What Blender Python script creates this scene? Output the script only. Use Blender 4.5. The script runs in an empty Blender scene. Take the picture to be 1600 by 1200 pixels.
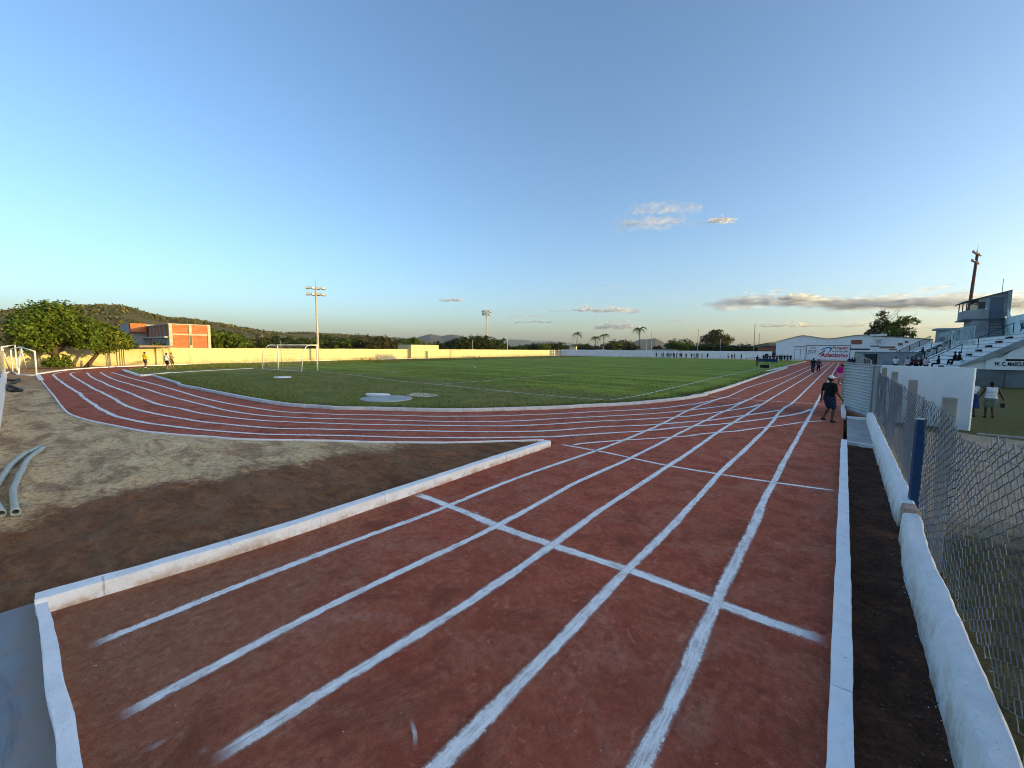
import bpy, bmesh, math, random
from mathutils import Vector, Matrix, noise as mnoise
R_ = math.radians
random.seed(7)
scene = bpy.context.scene
COL = scene.collection

# ------------------------------------------------------------------ camera
# focal length in pixels of the 1600 px wide frame, from the two vanishing points of the track
F, CAMH = 643.0, 2.5
def camvec(x, y): return Vector((x - 800.0, -(y - 600.0), -F))
_a = camvec(1321, 550); _b = camvec(0, 550 - 0.0093 * 1321)
_n = _a.cross(_b).normalized()
if _n.y < 0: _n = -_n
_Y = _a.normalized(); _X = _Y.cross(_n)
WROT = Matrix((_X, _Y, _n))                      # camera vector -> world vector
CAM = Vector((0, 0, CAMH))
def ray(x, y): return WROT @ camvec(x, y)
def g(x, y, z=0.0):                              # ground point seen at a pixel of the photograph
    d = ray(x, y); return CAM + d * ((z - CAMH) / d.z)
def onY(x, y, Y): d = ray(x, y); return CAM + d * (Y / d.y)
def onX(x, y, X): d = ray(x, y); return CAM + d * (X / d.x)
def top(x, y, b):                                # height at pixel row y above ground point b
    d = ray(x, y); return CAMH + math.hypot(b[0], b[1]) / math.hypot(d.x, d.y) * d.z
def far(x, y, dist):                             # point at a horizontal distance
    d = ray(x, y); return CAM + d * (dist / math.hypot(d.x, d.y))
def at_d(x, dist, z=0.0):
    p = far(x, 545, dist); return Vector((p.x, p.y, z))

cam = bpy.data.cameras.new('camera'); camo = bpy.data.objects.new('camera', cam); COL.objects.link(camo)
cam.sensor_fit = 'HORIZONTAL'; cam.sensor_width = 36.0; cam.lens = F / 1600 * 36
cam.clip_start = 0.05; cam.clip_end = 30000
camo.matrix_world = Matrix.Translation(CAM) @ WROT.to_4x4()
scene.camera = camo

# ------------------------------------------------------------------ world, sun, exposure
SUN_EL, SUN_AZ = 5.6, 70.0                       # azimuth from +Y (lane direction) towards +X
W = bpy.data.worlds.new('World'); scene.world = W; W.use_nodes = True
nt = W.node_tree; nt.nodes.clear()
sky = nt.nodes.new('ShaderNodeTexSky'); sky.sky_type = 'NISHITA'; sky.sun_disc = False
sky.sun_elevation = R_(SUN_EL); sky.sun_rotation = R_(SUN_AZ)
sky.altitude = 300; sky.air_density = 0.82; sky.dust_density = 3.0; sky.ozone_density = 2.2
bg = nt.nodes.new('ShaderNodeBackground'); bg.inputs['Strength'].default_value = 0.15
wo = nt.nodes.new('ShaderNodeOutputWorld')
hs_ = nt.nodes.new('ShaderNodeHueSaturation'); hs_.inputs['Saturation'].default_value = 1.0
nt.links.new(sky.outputs[0], hs_.inputs['Color']); nt.links.new(hs_.outputs[0], bg.inputs['Color']); nt.links.new(bg.outputs[0], wo.inputs['Surface'])

sl = bpy.data.lights.new('sun', 'SUN'); sl.energy = 2.0; sl.angle = R_(0.5); sl.color = (1.0, 0.74, 0.24)
so = bpy.data.objects.new('sun', sl); COL.objects.link(so)
SUND = Vector((math.sin(R_(SUN_AZ)) * math.cos(R_(SUN_EL)), math.cos(R_(SUN_AZ)) * math.cos(R_(SUN_EL)), math.sin(R_(SUN_EL))))
so.rotation_euler = SUND.to_track_quat('Z', 'Y').to_euler()
scene.view_settings.view_transform = 'Standard'; scene.view_settings.look = 'None'
scene.view_settings.gamma = 1.0; scene.view_settings.exposure = 1.73
scene.render.engine = 'CYCLES'
scene.cycles.filter_width = 1.0
scene.cycles.transparent_max_bounces = 24
scene.cycles.max_bounces = 6; scene.cycles.diffuse_bounces = 3

# ------------------------------------------------------------------ mesh helpers
class MB:
    def __init__(s): s.v = []; s.f = []; s.uv = None; s.mi = []
    def quad(s, a, b, c, d): s.poly([a, b, c, d])
    def poly(s, pts):
        n = len(s.v); s.v += [tuple(p) for p in pts]; s.f.append(tuple(range(n, n + len(pts)))); return s
    def box(s, lo, hi, m=None):
        n = len(s.v)
        P = [Vector((x, y, z)) for z in (lo[2], hi[2]) for y in (lo[1], hi[1]) for x in (lo[0], hi[0])]
        if m is not None: P = [m @ p for p in P]
        s.v += [tuple(p) for p in P]
        for q in ((0, 2, 3, 1), (4, 5, 7, 6), (0, 1, 5, 4), (2, 6, 7, 3), (0, 4, 6, 2), (1, 3, 7, 5)):
            s.f.append(tuple(n + i for i in q))
        return s
    def cbox(s, c, size, rz=0.0):
        h = Vector(size) / 2
        return s.box(-h, h, Matrix.Translation(c) @ Matrix.Rotation(rz, 4, 'Z'))
    def bar(s, p0, p1, w, h=None, up=(0, 0, 1)):  # rectangular bar between two points
        h = h or w; p0 = Vector(p0); p1 = Vector(p1); d = p1 - p0; L = d.length; d.normalize()
        u = Vector(up)
        if abs(d.dot(u)) > 0.98: u = Vector((1, 0, 0))
        r = d.cross(u).normalized(); u = r.cross(d)
        M = Matrix((r, d, u)).transposed().to_4x4(); M.translation = p0
        return s.box((-w / 2, 0, -h / 2), (w / 2, L, h / 2), M)
    def tube(s, pts, r, n=6, caps=True):
        pts = [Vector(p) for p in pts]; m = len(pts)
        if not hasattr(r, '__len__'): r = [r] * m
        base = len(s.v); ref = None
        for i, p in enumerate(pts):
            d = (pts[min(i + 1, m - 1)] - pts[max(i - 1, 0)]).normalized()
            if ref is None:
                ref = Vector((0, 0, 1)) if abs(d.z) < 0.9 else Vector((1, 0, 0))
            x = d.cross(ref)
            if x.length < 1e-4: x = d.cross(Vector((0.3, 1, 0.2)))
            x.normalize(); y = x.cross(d); ref = y
            for k in range(n):
                a = 2 * math.pi * k / n
                s.v.append(tuple(p + (x * math.cos(a) + y * math.sin(a)) * r[i]))
        for i in range(m - 1):
            for k in range(n):
                a = base + i * n + k; b = base + i * n + (k + 1) % n
                s.f.append((a, b, b + n, a + n))
        if caps:
            s.f.append(tuple(base + k for k in range(n))[::-1]); s.f.append(tuple(base + (m - 1) * n + k for k in range(n)))
        return s
    def ell(s, c, r, m=None, nu=12, nv=8):
        base = len(s.v); c = Vector(c)
        if not hasattr(r, '__len__'): r = (r, r, r)
        def put(p):
            q = Vector((p[0] * r[0], p[1] * r[1], p[2] * r[2]))
            if m is not None: q = m @ q
            s.v.append(tuple(c + q))
        put((0, 0, -1))
        for j in range(1, nv):
            t = -math.pi / 2 + math.pi * j / nv
            for i in range(nu):
                a = 2 * math.pi * i / nu; put((math.cos(a) * math.cos(t), math.sin(a) * math.cos(t), math.sin(t)))
        put((0, 0, 1)); e = len(s.v) - 1
        for i in range(nu):
            s.f.append((base, base + 1 + (i + 1) % nu, base + 1 + i))
            s.f.append((e, e - nu + i, e - nu + (i + 1) % nu))
        for j in range(nv - 2):
            for i in range(nu):
                a = base + 1 + j * nu + i; b = base + 1 + j * nu + (i + 1) % nu
                s.f.append((a, b, b + nu, a + nu))
        return s
    def cap(s, p0, r0, p1, r1, n=10):
        p0 = Vector(p0); p1 = Vector(p1)
        s.ell(p0, r0, nu=n, nv=6); s.ell(p1, r1, nu=n, nv=6); s.tube([p0, p1], [r0, r1], n); return s
    def strip(s, rows, close=False):              # rows of equal-length point lists -> grid faces
        n = len(rows[0]); base = len(s.v)
        for r in rows: s.v += [tuple(p) for p in r]
        for i in range(len(rows) - 1):
            for k in range(n if close else n - 1):
                a = base + i * n + k; b = base + i * n + (k + 1) % n
                s.f.append((a, b, b + n, a + n))
        if close:
            s.f.append(tuple(base + k for k in range(n))[::-1]); s.f.append(tuple(base + (len(rows) - 1) * n + k for k in range(n)))
        return s
    def mesh(s, name):
        me = bpy.data.meshes.new(name); me.from_pydata(s.v, [], s.f); me.update()
        if s.uv:
            l = me.uv_layers.new(name='UVMap'); vi = [0] * len(me.loops); me.loops.foreach_get('vertex_index', vi)
            l.data.foreach_set('uv', [c for i in vi for c in s.uv[i]])
        return me
    def build(s, name, mat=None, parent=None, smooth=False, fix=True):
        me = s.mesh(name)
        if fix:
            bm = bmesh.new(); bm.from_mesh(me); bmesh.ops.recalc_face_normals(bm, faces=bm.faces[:]); bm.to_mesh(me); bm.free()
        if mat: me.materials.append(mat)
        if smooth: me.polygons.foreach_set('use_smooth', [True] * len(me.polygons))
        return link(name, me, parent)
def link(name, me, parent=None):
    o = bpy.data.objects.new(name, me); COL.objects.link(o)
    if parent: o.parent = parent
    return o
def bevel(o, w=0.01, seg=2):
    m = o.modifiers.new('bevel', 'BEVEL'); m.width = w; m.segments = seg; m.limit_method = 'ANGLE'; return o
def tag(o, label=None, cat=None, group=None, kind=None):
    if label: o['label'] = label
    if cat: o['category'] = cat
    if group: o['group'] = group
    if kind: o['kind'] = kind
    return o
def thing(name, label, cat, loc=(0, 0, 0), rz=0.0, group=None):
    o = link(name, None); o.location = loc; o.rotation_euler = (0, 0, rz)
    return tag(o, label, cat, group)
def dup(o, loc=None, rz=None, sc=None, label=None, group=None, parent=None):
    c = o.copy(); COL.objects.link(c); c.parent = parent
    if loc is not None: c.location = loc
    if rz is not None: c.rotation_euler = (0, 0, rz)
    if sc is not None: c.scale = sc if hasattr(sc, '__len__') else (sc, sc, sc)
    if label: c['label'] = label
    if group: c['group'] = group
    for ch in list(o.children): dup(ch, parent=c)
    return c
def fbm(x, y=0.0, z=0.0, oct=3):
    s = 0; a = 1; f = 1
    for i in range(oct):
        s += a * mnoise.noise(Vector((x * f, y * f, z * f + 17.3 * i))); a *= .5; f *= 2.03
    return s
def lerp(a, b, t): return a + (b - a) * t
def interp(tab, x):
    if x <= tab[0][0]: return tab[0][1]
    for (a, va), (b, vb) in zip(tab, tab[1:]):
        if x <= b: return lerp(va, vb, (x - a) / (b - a))
    return tab[-1][1]
def resample(pts, step):
    pts = [Vector(p) for p in pts]; out = []
    n = len(pts)
    def cr(i, t):
        p0 = pts[max(i - 1, 0)]; p1 = pts[i]; p2 = pts[i + 1]; p3 = pts[min(i + 2, n - 1)]
        L1 = max((p1 - p0).length, 1e-3); L2 = (p2 - p1).length; L3 = max((p3 - p2).length, 1e-3)
        m1 = (p2 - p0) * (L2 / (L1 + L2)) if i > 0 else (p2 - p1)
        m2 = (p3 - p1) * (L2 / (L2 + L3)) if i + 2 < n else (p2 - p1)
        return p1 * (2*t**3 - 3*t*t + 1) + m1 * (t**3 - 2*t*t + t) + p2 * (-2*t**3 + 3*t*t) + m2 * (t**3 - t*t)
    for i in range(n - 1):
        k = max(1, int(math.ceil((pts[i + 1] - pts[i]).length / step)))
        for j in range(k): out.append(cr(i, j / k))
    out.append(pts[-1]); return out
def offset_dirs(pts):
    out = []
    for i in range(len(pts)):
        d = pts[min(i + 1, len(pts) - 1)] - pts[max(i - 1, 0)]; d.z = 0; d.normalize()
        out.append(Vector((d.y, -d.x, 0)))
    return out
def sweep(mb, pts, prof, jit=0.0, seed=0.0):      # prof: closed list of (sideways, up)
    ds = offset_dirs(pts); rows = []
    for i, p in enumerate(pts):
        row = []
        for k, (u, w) in enumerate(prof):
            q = p + ds[i] * u + Vector((0, 0, w))
            if jit: q += ds[i] * jit * fbm(p.x * 2.1 + seed, p.y * 2.1, k * .7) + Vector((0, 0, jit * .6 * fbm(p.x * 1.7, p.y * 1.7 + seed, 9 + k * .6)))
            row.append(q)
        rows.append(row)
    mb.strip(rows, True); return mb

# ------------------------------------------------------------------ materials
class NT:
    def __init__(s, name):
        s.m = bpy.data.materials.new(name); s.m.use_nodes = True; s.t = s.m.node_tree; s.t.nodes.clear()
        s.out = s.n('ShaderNodeOutputMaterial'); s.p = s.n('ShaderNodeBsdfPrincipled'); s.l(s.p.outputs[0], s.out.inputs['Surface'])
        s.p.inputs['Roughness'].default_value = .85; s.p.inputs['Specular IOR Level'].default_value = .12
        s.geo = None; s.bn = None
    def n(s, k, **kw):
        x = s.t.nodes.new(k)
        for a, b in kw.items(): setattr(x, a, b)
        return x
    def l(s, a, b): s.t.links.new(a, b)
    def set(s, sock, v):
        if isinstance(v, bpy.types.NodeSocket): s.l(v, sock)
        elif isinstance(v, (tuple, list)) and len(v) == 3 and sock.type == 'RGBA': sock.default_value = (*v, 1)
        else: sock.default_value = v
    def pos(s, obj=False):
        if obj: return s.n('ShaderNodeTexCoord').outputs['Object']
        if not s.geo: s.geo = s.n('ShaderNodeNewGeometry')
        return s.geo.outputs['Position']
    def scaled(s, vec, sc):
        m = s.n('ShaderNodeMapping'); m.inputs['Scale'].default_value = sc; s.l(vec, m.inputs[0]); return m.outputs[0]
    def noise(s, scale, vec=None, detail=4, rough=.55, dist=0.0, col=False):
        x = s.n('ShaderNodeTexNoise'); x.inputs['Scale'].default_value = scale; x.inputs['Detail'].default_value = detail
        x.inputs['Roughness'].default_value = rough; x.inputs['Distortion'].default_value = dist
        s.l(vec if vec is not None else s.pos(), x.inputs['Vector']); return x.outputs['Color' if col else 'Fac']
    def vor(s, scale, vec=None, feat='F1', out='Distance'):
        x = s.n('ShaderNodeTexVoronoi', feature=feat); x.inputs['Scale'].default_value = scale
        s.l(vec if vec is not None else s.pos(), x.inputs['Vector']); return x.outputs[out]
    def ramp(s, fac, *stops, interp='LINEAR'):
        x = s.n('ShaderNodeValToRGB'); e = x.color_ramp.elements; x.color_ramp.interpolation = interp
        while len(e) < len(stops): e.new(.5)
        for q, (p, c) in zip(e, stops):
            q.position = p; q.color = (*c, 1) if hasattr(c, '__len__') else (c, c, c, 1)
        s.l(fac, x.inputs[0]); return x.outputs[0]
    def mix(s, fac, a, b, mode='MIX'):
        x = s.n('ShaderNodeMix', data_type='RGBA', blend_type=mode)
        s.set(x.inputs[0], fac); s.set(x.inputs[6], a); s.set(x.inputs[7], b); return x.outputs[2]
    def math(s, op, a, b=0.0, c=None, clamp=False):
        x = s.n('ShaderNodeMath', operation=op); x.use_clamp = clamp
        s.set(x.inputs[0], a); s.set(x.inputs[1], b)
        if c is not None: s.set(x.inputs[2], c)
        return x.outputs[0]
    def sm(s, v, lo, hi, a=0.0, b=1.0):
        x = s.n('ShaderNodeMapRange', interpolation_type='SMOOTHSTEP'); s.set(x.inputs[0], v)
        for i, q in enumerate((lo, hi, a, b)): s.set(x.inputs[i + 1], q)
        return x.outputs[0]
    def sep(s, vec):
        x = s.n('ShaderNodeSeparateXYZ'); s.l(vec, x.inputs[0]); return x.outputs
    def bump(s, h, strength=.5, dist=.02):
        b = s.n('ShaderNodeBump'); b.inputs['Strength'].default_value = strength; b.inputs['Distance'].default_value = dist
        s.l(h, b.inputs['Height'])
        if s.bn: s.l(s.bn, b.inputs['Normal'])
        s.bn = b.outputs[0]; s.l(s.bn, s.p.inputs['Normal']); return s
    def col(s, c): s.set(s.p.inputs['Base Color'], c); return s
    def rough(s, v): s.set(s.p.inputs['Roughness'], v); return s
_flat = {}
def paint(name, c, rough=.7, metal=0.0, var=.25, scale=6.0, bump=.15):
    # painted / plain surface with mottling, dirt and a little relief
    if name in _flat: return _flat[name]
    t = NT(name)
    f = t.noise(scale, t.pos(True), 6, .65); d = [x * (1 - var) for x in c]; u = [min(1, x * (1 + var * .6)) for x in c]
    t.col(t.ramp(f, (.3, d), (.7, u))); t.rough(rough); t.p.inputs['Metallic'].default_value = metal
    if bump: t.bump(t.noise(scale * 5, t.pos(True), 4), bump, .01)
    _flat[name] = t.m; return t.m

def m_track():
    t = NT('track_clay'); P = t.pos()
    big = t.noise(.55, P, 5, .6); med = t.noise(2.3, P, 6, .65, .4); fine = t.noise(14, P, 6, .7); gr = t.noise(120, P, 3, .7)
    c = t.ramp(big, (.30, (.44, .155, .090)), (.52, (.52, .132, .075)), (.72, (.59, .160, .090)))
    c = t.mix(t.sm(med, .44, .60, 0, .75), c, (.36, .080, .042))
    c = t.mix(t.sm(t.noise(1.1, P, 6, .7, 1.0), .50, .66, 0, .6), c, (.52, .22, .145))
    x, y, z = t.sep(P)
    # greyer-brown soil towards the starting end by the end kerb
    dd = t.math('ADD', t.math('MULTIPLY', y, .9), t.math('MULTIPLY', t.math('ABSOLUTE', t.math('ADD', x, 6.0)), .75))
    c = t.mix(t.sm(t.math('ADD', dd, t.math('MULTIPLY', t.math('SUBTRACT', med, .5), 5.0)), 5.0, .8, 0, .85), c, (.36, .185, .100))
    sc1 = t.noise(5.5, t.scaled(P, (1.0, .8, 1)), 7, .75, 1.6); sc2 = t.noise(17, P, 6, .8, .8)  # scuffs; relief shading that the bumps lack is also put into the colour
    c = t.mix(t.sm(sc1, .56, .70, 0, .75), c, (.27, .066, .032))
    c = t.mix(t.sm(sc1, .44, .32, 0, .45), c, (.86, .37, .24))
    c = t.mix(t.sm(sc2, .57, .70, 0, .75), c, (.13, .040, .022)); c = t.mix(t.sm(sc2, .42, .30, 0, .6), c, (.85, .42, .30))
    # trodden hollows and dug-over darker ground, dusty wheel-worn stretches
    dk = t.noise(.8, t.scaled(P, (1, .8, 1)), 7, .72, .8); c = t.mix(t.sm(dk, .54, .66, 0, .62), c, (.16, .050, .026)); c = t.mix(t.sm(dk, .44, .34, 0, .5), c, (.54, .25, .18))
    vf = t.n('ShaderNodeTexVoronoi'); vf.inputs['Scale'].default_value = 2.1; t.l(t.scaled(P, (1.9, .95, 1)), vf.inputs['Vector']); pick = t.math('GREATER_THAN', t.sep(vf.outputs['Color'])[0], .52)
    foot = t.math('MULTIPLY', t.sm(t.math('ADD', vf.outputs['Distance'], t.math('MULTIPLY', t.math('SUBTRACT', sc2, .5), .35)), .24, .10), pick); c = t.mix(t.math('MULTIPLY', foot, .5), c, (.20, .060, .032))
    c = t.mix(t.sm(fine, .36, .60, .5, 0), c, (.27, .066, .036))
    c = t.mix(t.sm(gr, .55, .76, 0, .45), c, (.85, .50, .36)); c = t.mix(t.sm(gr, .46, .28, 0, .7), c, (.10, .032, .018))
    c = t.mix(t.sm(t.vor(38, P), .12, .06, 0, .6), c, (.09, .032, .02))
    c = t.mix(t.sm(t.noise(43, P, 2), .75, .78, 0, .8), c, (.70, .62, .56))
    t.col(c); t.rough(.93)
    t.bump(foot, -.6, .03)
    sweepn = t.noise(5, t.scaled(P, (3.2, .5, 1)), 5, .6, 1.2)
    t.bump(sweepn, .6, .04); t.bump(fine, .8, .03); t.bump(gr, .7, .010); t.bump(t.noise(3.5, P, 6, .7, .8), .6, .06)
    t.bump(t.noise(30, P, 4, .7), .4, .012)
    return t.m
def m_dirt():
    t = NT('loose_dirt'); P = t.pos(); x, y, z = t.sep(P)
    big = t.noise(.33, t.scaled(P, (.6, 1.2, 1)), 5, .6, .5); med = t.noise(1.7, t.scaled(P, (.8, 1.6, 1)), 6, .65, .8); fine = t.noise(9, P, 6, .7); gr = t.noise(70, P, 4, .7)
    # dug dark soil along the kerbs, trodden pale sand across the middle
    band = t.math('ADD', t.math('MULTIPLY', x, -.19), t.math('MULTIPLY', y, .55))
    k = t.math('ADD', t.math('SUBTRACT', x, -6.0), t.math('MULTIPLY', t.math('SUBTRACT', big, .5), 5.0))
    dark = t.sm(t.math('ADD', k, t.math('ADD', t.math('MULTIPLY', t.math('SUBTRACT', med, .5), 2.6), t.math('MULTIPLY', t.math('SUBTRACT', t.noise(7, P, 7, .8, .5), .5), 2.2))), -3.6, -2.6)
    sand = t.mix(t.sm(med, .3, .7), (.74, .50, .25), (.86, .64, .37))
    soil = t.mix(t.sm(med, .35, .7), (.17, .070, .030), (.34, .150, .066))
    c = t.mix(dark, sand, soil)
    c = t.mix(t.sm(t.noise(.8, t.scaled(P, (.7, 1.5, 1)), 6, .7, .6), .44, .62, 0, .7), c, (.27, .145, .078))
    cl = t.noise(13, t.scaled(P, (.8, 1.3, 1)), 7, .8, .8); cm = t.noise(4.5, t.scaled(P, (.7, 1.4, 1)), 7, .78, .9)
    c = t.mix(t.sm(cm, .55, .66, 0, .55), c, (.085, .036, .018)); c = t.mix(t.sm(cl, .56, .68, 0, .6), c, (.075, .034, .018)); c = t.mix(t.sm(cl, .43, .30, 0, .45), c, (.50, .30, .16))
    c = t.mix(t.sm(x, -34, -46, 0, .7), c, (.42, .21, .10))
    c = t.mix(t.sm(fine, .32, .55, .55, 0), c, (.11, .065, .04)); c = t.mix(t.sm(gr, .55, .8, 0, .4), c, (.50, .37, .25))
    c = t.mix(t.sm(t.noise(33, P, 2), .76, .79, 0, .7), c, (.42, .37, .32))
    t.col(c); t.rough(.95)
    t.bump(cl, -.6, .05); t.bump(t.noise(1.3, t.scaled(P, (.7, 1.5, 1)), 6, .65, .8), .8, .16); t.bump(t.noise(4.5, t.scaled(P, (.8, 1.4, 1)), 6, .7, .5), .8, .07)
    t.bump(fine, .7, .03); t.bump(gr, .6, .008)
    return t.m
def m_trench():
    t = NT('trench_soil'); P = t.pos(); a = t.noise(3, P, 6, .7, .6); b = t.noise(22, P, 6, .75); gr = t.noise(90, P, 3)
    c = t.mix(t.sm(a, .35, .7), (.075, .034, .020), (.165, .075, .042)); c = t.mix(t.sm(b, .35, .6, .6, 0), c, (.040, .018, .011))
    c = t.mix(t.sm(gr, .60, .8, 0, .35), c, (.14, .09, .06)); c = t.mix(t.sm(t.noise(47, P, 2), .765, .785, 0, .8), c, (.45, .40, .36))
    t.col(c); t.rough(.95); t.bump(a, .8, .06); t.bump(b, .8, .03); t.bump(gr, .6, .008); return t.m
def m_chalk():
    t = NT('chalk_line'); uv = t.n('ShaderNodeUVMap').outputs[0]; u, v, _ = t.sep(uv); P = t.pos()
    e = t.math('SUBTRACT', 1.0, t.math('ABSOLUTE', t.math('SUBTRACT', t.math('MULTIPLY', u, 2.0), 1.0)))   # 0 edge .. 1 middle
    n1 = t.noise(9, P, 5, .7); n2 = t.noise(55, P, 5, .75); n3 = t.noise(2.2, P, 3)
    j = t.math('ADD', t.math('MULTIPLY', t.math('SUBTRACT', n1, .5), .9), t.math('ADD', t.math('MULTIPLY', t.math('SUBTRACT', n2, .5), .8), t.math('MULTIPLY', t.math('SUBTRACT', t.noise(150, P, 4, .8), .5), 1.1)))
    e2 = t.math('ADD', e, j)
    core = t.sm(e2, .32, .44)
    cbn = t.n('ShaderNodeCombineXYZ'); t.l(t.math('MULTIPLY', u, 7.0), cbn.inputs[0]); t.l(t.math('MULTIPLY', v, 2.2), cbn.inputs[1]); t.l(t.math('MULTIPLY', t.sep(P)[0], .3), cbn.inputs[2])
    stk = t.noise(1.6, cbn.outputs[0], 6, .8, .5); n4 = t.noise(150, P, 4, .8)
    gaps = t.sm(t.math('ADD', t.math('ADD', t.math('MULTIPLY', n4, .45), t.math('MULTIPLY', stk, .75)), t.math('MULTIPLY', t.noise(4, P, 5, .7), .35)), .60, .82, .30, 1)
    fade = t.math('MULTIPLY', t.sm(v, 0, .25), 1.0)
    core = t.math('MULTIPLY', core, gaps)
    halo = t.math('MULTIPLY', t.sm(e, .0, .7), t.sm(t.math('ADD', n2, t.math('MULTIPLY', n3, .5)), .55, .92, .04, .75))
    a = t.math('MAXIMUM', core, halo, clamp=True); a = t.math('MULTIPLY', a, fade)
    t.col(t.mix(t.sm(n2, .3, .7), (.84, .83, .80), (.95, .94, .91))); t.rough(.95); t.set(t.p.inputs['Alpha'], a)
    t.bump(n2, .5, .008); t.bump(core, .35, .008); return t.m
def m_whitewash(name='whitewash', dirt=(.30, .17, .10), lo=0.0, hi=.12, base=.92, amt=.75, rough=.25, joint=.55):
    t = NT(name); P = t.pos(); x, y, z = t.sep(P); n = t.noise(5, P, 6, .7); f = t.noise(40, P, 5, .7); s = t.noise(9, t.scaled(P, (1, 1, .25)), 5, .7)
    c = t.mix(t.sm(n, .3, .7), (base * .90, base * .90, base * .88), (base, base, base))
    c = t.mix(t.sm(f, .60, .70, 0, .5), c, (.50, .44, .36)); c = t.mix(t.sm(t.noise(17, t.scaled(P, (1, 1, 2)), 4, .7), .68, .72, 0, .7), c, (.34, .24, .17))
    jy = t.math('FRACT', t.math('ADD', t.math('DIVIDE', y, 1.07), t.math('MULTIPLY', t.noise(6, P, 4), .05)))
    c = t.mix(t.math('MULTIPLY', t.math('MULTIPLY', t.sm(t.math('ABSOLUTE', t.math('SUBTRACT', jy, .5)), .012, .004), t.sm(t.noise(4, P, 5, .7), .42, .58)), joint), c, (.22, .17, .13))
    chip = t.sm(t.noise(11, t.scaled(P, (1, 1, 1.4)), 7, .8, .6), .60, .64); c = t.mix(t.math('MULTIPLY', chip, .55), c, (.55, .47, .38)); t.bump(chip, -.6, .012)
    k = t.math('ADD', z, t.math('MULTIPLY', t.math('SUBTRACT', n, .5), (hi - lo) * 1.6))
    c = t.mix(t.math('MULTIPLY', t.sm(k, hi, lo, 0, amt), t.sm(t.noise(2.3, P, 6, .75), .38, .60)), c, dirt)
    c = t.mix(t.sm(t.noise(1.4, P, 4), .70, .76, 0, .5), c, (.45, .36, .28))
    t.col(c); t.rough(.9); t.bump(f, rough, .018); t.bump(n, .5, .03); return t.m
def m_grass(name='turf'):
    t = NT(name); P = t.pos(); x, y, z = t.sep(P)
    a = t.noise(.16, P, 5, .6); b = t.noise(1.1, P, 6, .7); f = t.noise(9, P, 5, .75); st = t.noise(.5, t.scaled(P, (.12, 1.0, 1)), 4, .6)
    pitch = t.mix(t.sm(b, .3, .7), (.23, .31, .024), (.31, .37, .038))
    pitch = t.mix(t.sm(t.noise(.35, t.scaled(P, (1, .5, 1)), 6, .75, .6), .52, .68, 0, .55), pitch, (.29, .27, .06)); pitch = t.mix(t.sm(st, .42, .58, 0, .8), pitch, (.13, .185, .022))
    rough = t.mix(t.sm(b, .35, .65), (.18, .195, .036), (.27, .24, .065)); rough = t.mix(t.sm(a, .4, .65, 0, .6), rough, (.145, .18, .032))
    edge = t.math('MAXIMUM', t.sm(t.math('ADD', y, t.math('MULTIPLY', t.math('SUBTRACT', b, .5), 3)), 22.5, 20.0), t.sm(x, -62, -66))
    c = t.mix(edge, pitch, rough)
    c = t.mix(t.sm(f, .3, .6, .45, 0), c, (.055, .075, .014)); c = t.mix(t.sm(t.noise(.7, P, 6, .75, .7), .60, .70, 0, .6), c, (.26, .19, .085))
    t.col(c); t.rough(.9); t.bump(t.noise(4, P, 6, .75), .8, .10); t.bump(f, .8, .05); return t.m
def m_yard():
    t = NT('yard_ground'); P = t.pos(); x, y, z = t.sep(P)
    a = t.noise(.5, P, 5, .6); b = t.noise(3, P, 6, .7); f = t.noise(25, P, 5, .75)
    grass = t.mix(t.sm(b, .3, .7), (.075, .085, .020), (.12, .115, .034))
    dark = t.mix(t.sm(b, .35, .65), (.045, .050, .020), (.12, .105, .05))
    sand = t.mix(t.sm(b, .3, .7), (.34, .285, .20), (.48, .41, .30))
    w = t.math('ADD', y, t.math('MULTIPLY', t.math('SUBTRACT', t.noise(.8, P, 5), .5), 4))
    c = t.mix(t.sm(w, 9.0, 11.5), dark, sand); c = t.mix(t.sm(w, 21.4, 22.2), c, grass)
    c = t.mix(t.sm(f, .35, .6, .5, 0), c, (.02, .02, .012)); c = t.mix(t.sm(t.noise(40, P, 2), .75, .78, 0, .6), c, (.4, .38, .34))
    t.col(c); t.rough(.95); t.bump(b, .7, .06); t.bump(f, .8, .03); return t.m
def m_far_ground():
    t = NT('country_ground'); P = t.pos(); a = t.noise(.01, P, 5, .6); b = t.noise(.12, P, 6, .7)
    c = t.mix(t.sm(a, .4, .6), (.055, .075, .022), (.13, .105, .05)); c = t.mix(t.sm(b, .45, .65, 0, .8), c, (.035, .055, .016))
    t.col(c); t.rough(.95); t.bump(b, .6, .8); return t.m
def m_hill(name, c1, c2, c3, sc):
    t = NT(name); P = t.pos(); a = t.noise(sc, P, 6, .65); b = t.noise(sc * 7, P, 6, .75); v = t.vor(sc * 16, P)
    c = t.mix(t.sm(a, .38, .62), c1, c2); c = t.mix(t.sm(b, .52, .66, 0, .75), c, c3); c = t.mix(t.sm(v, .15, .5, .5, 0), c, c1)
    t.col(c); t.rough(.95); t.bump(b, .9, 1.2 / (sc * 30)); return t.m
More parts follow.
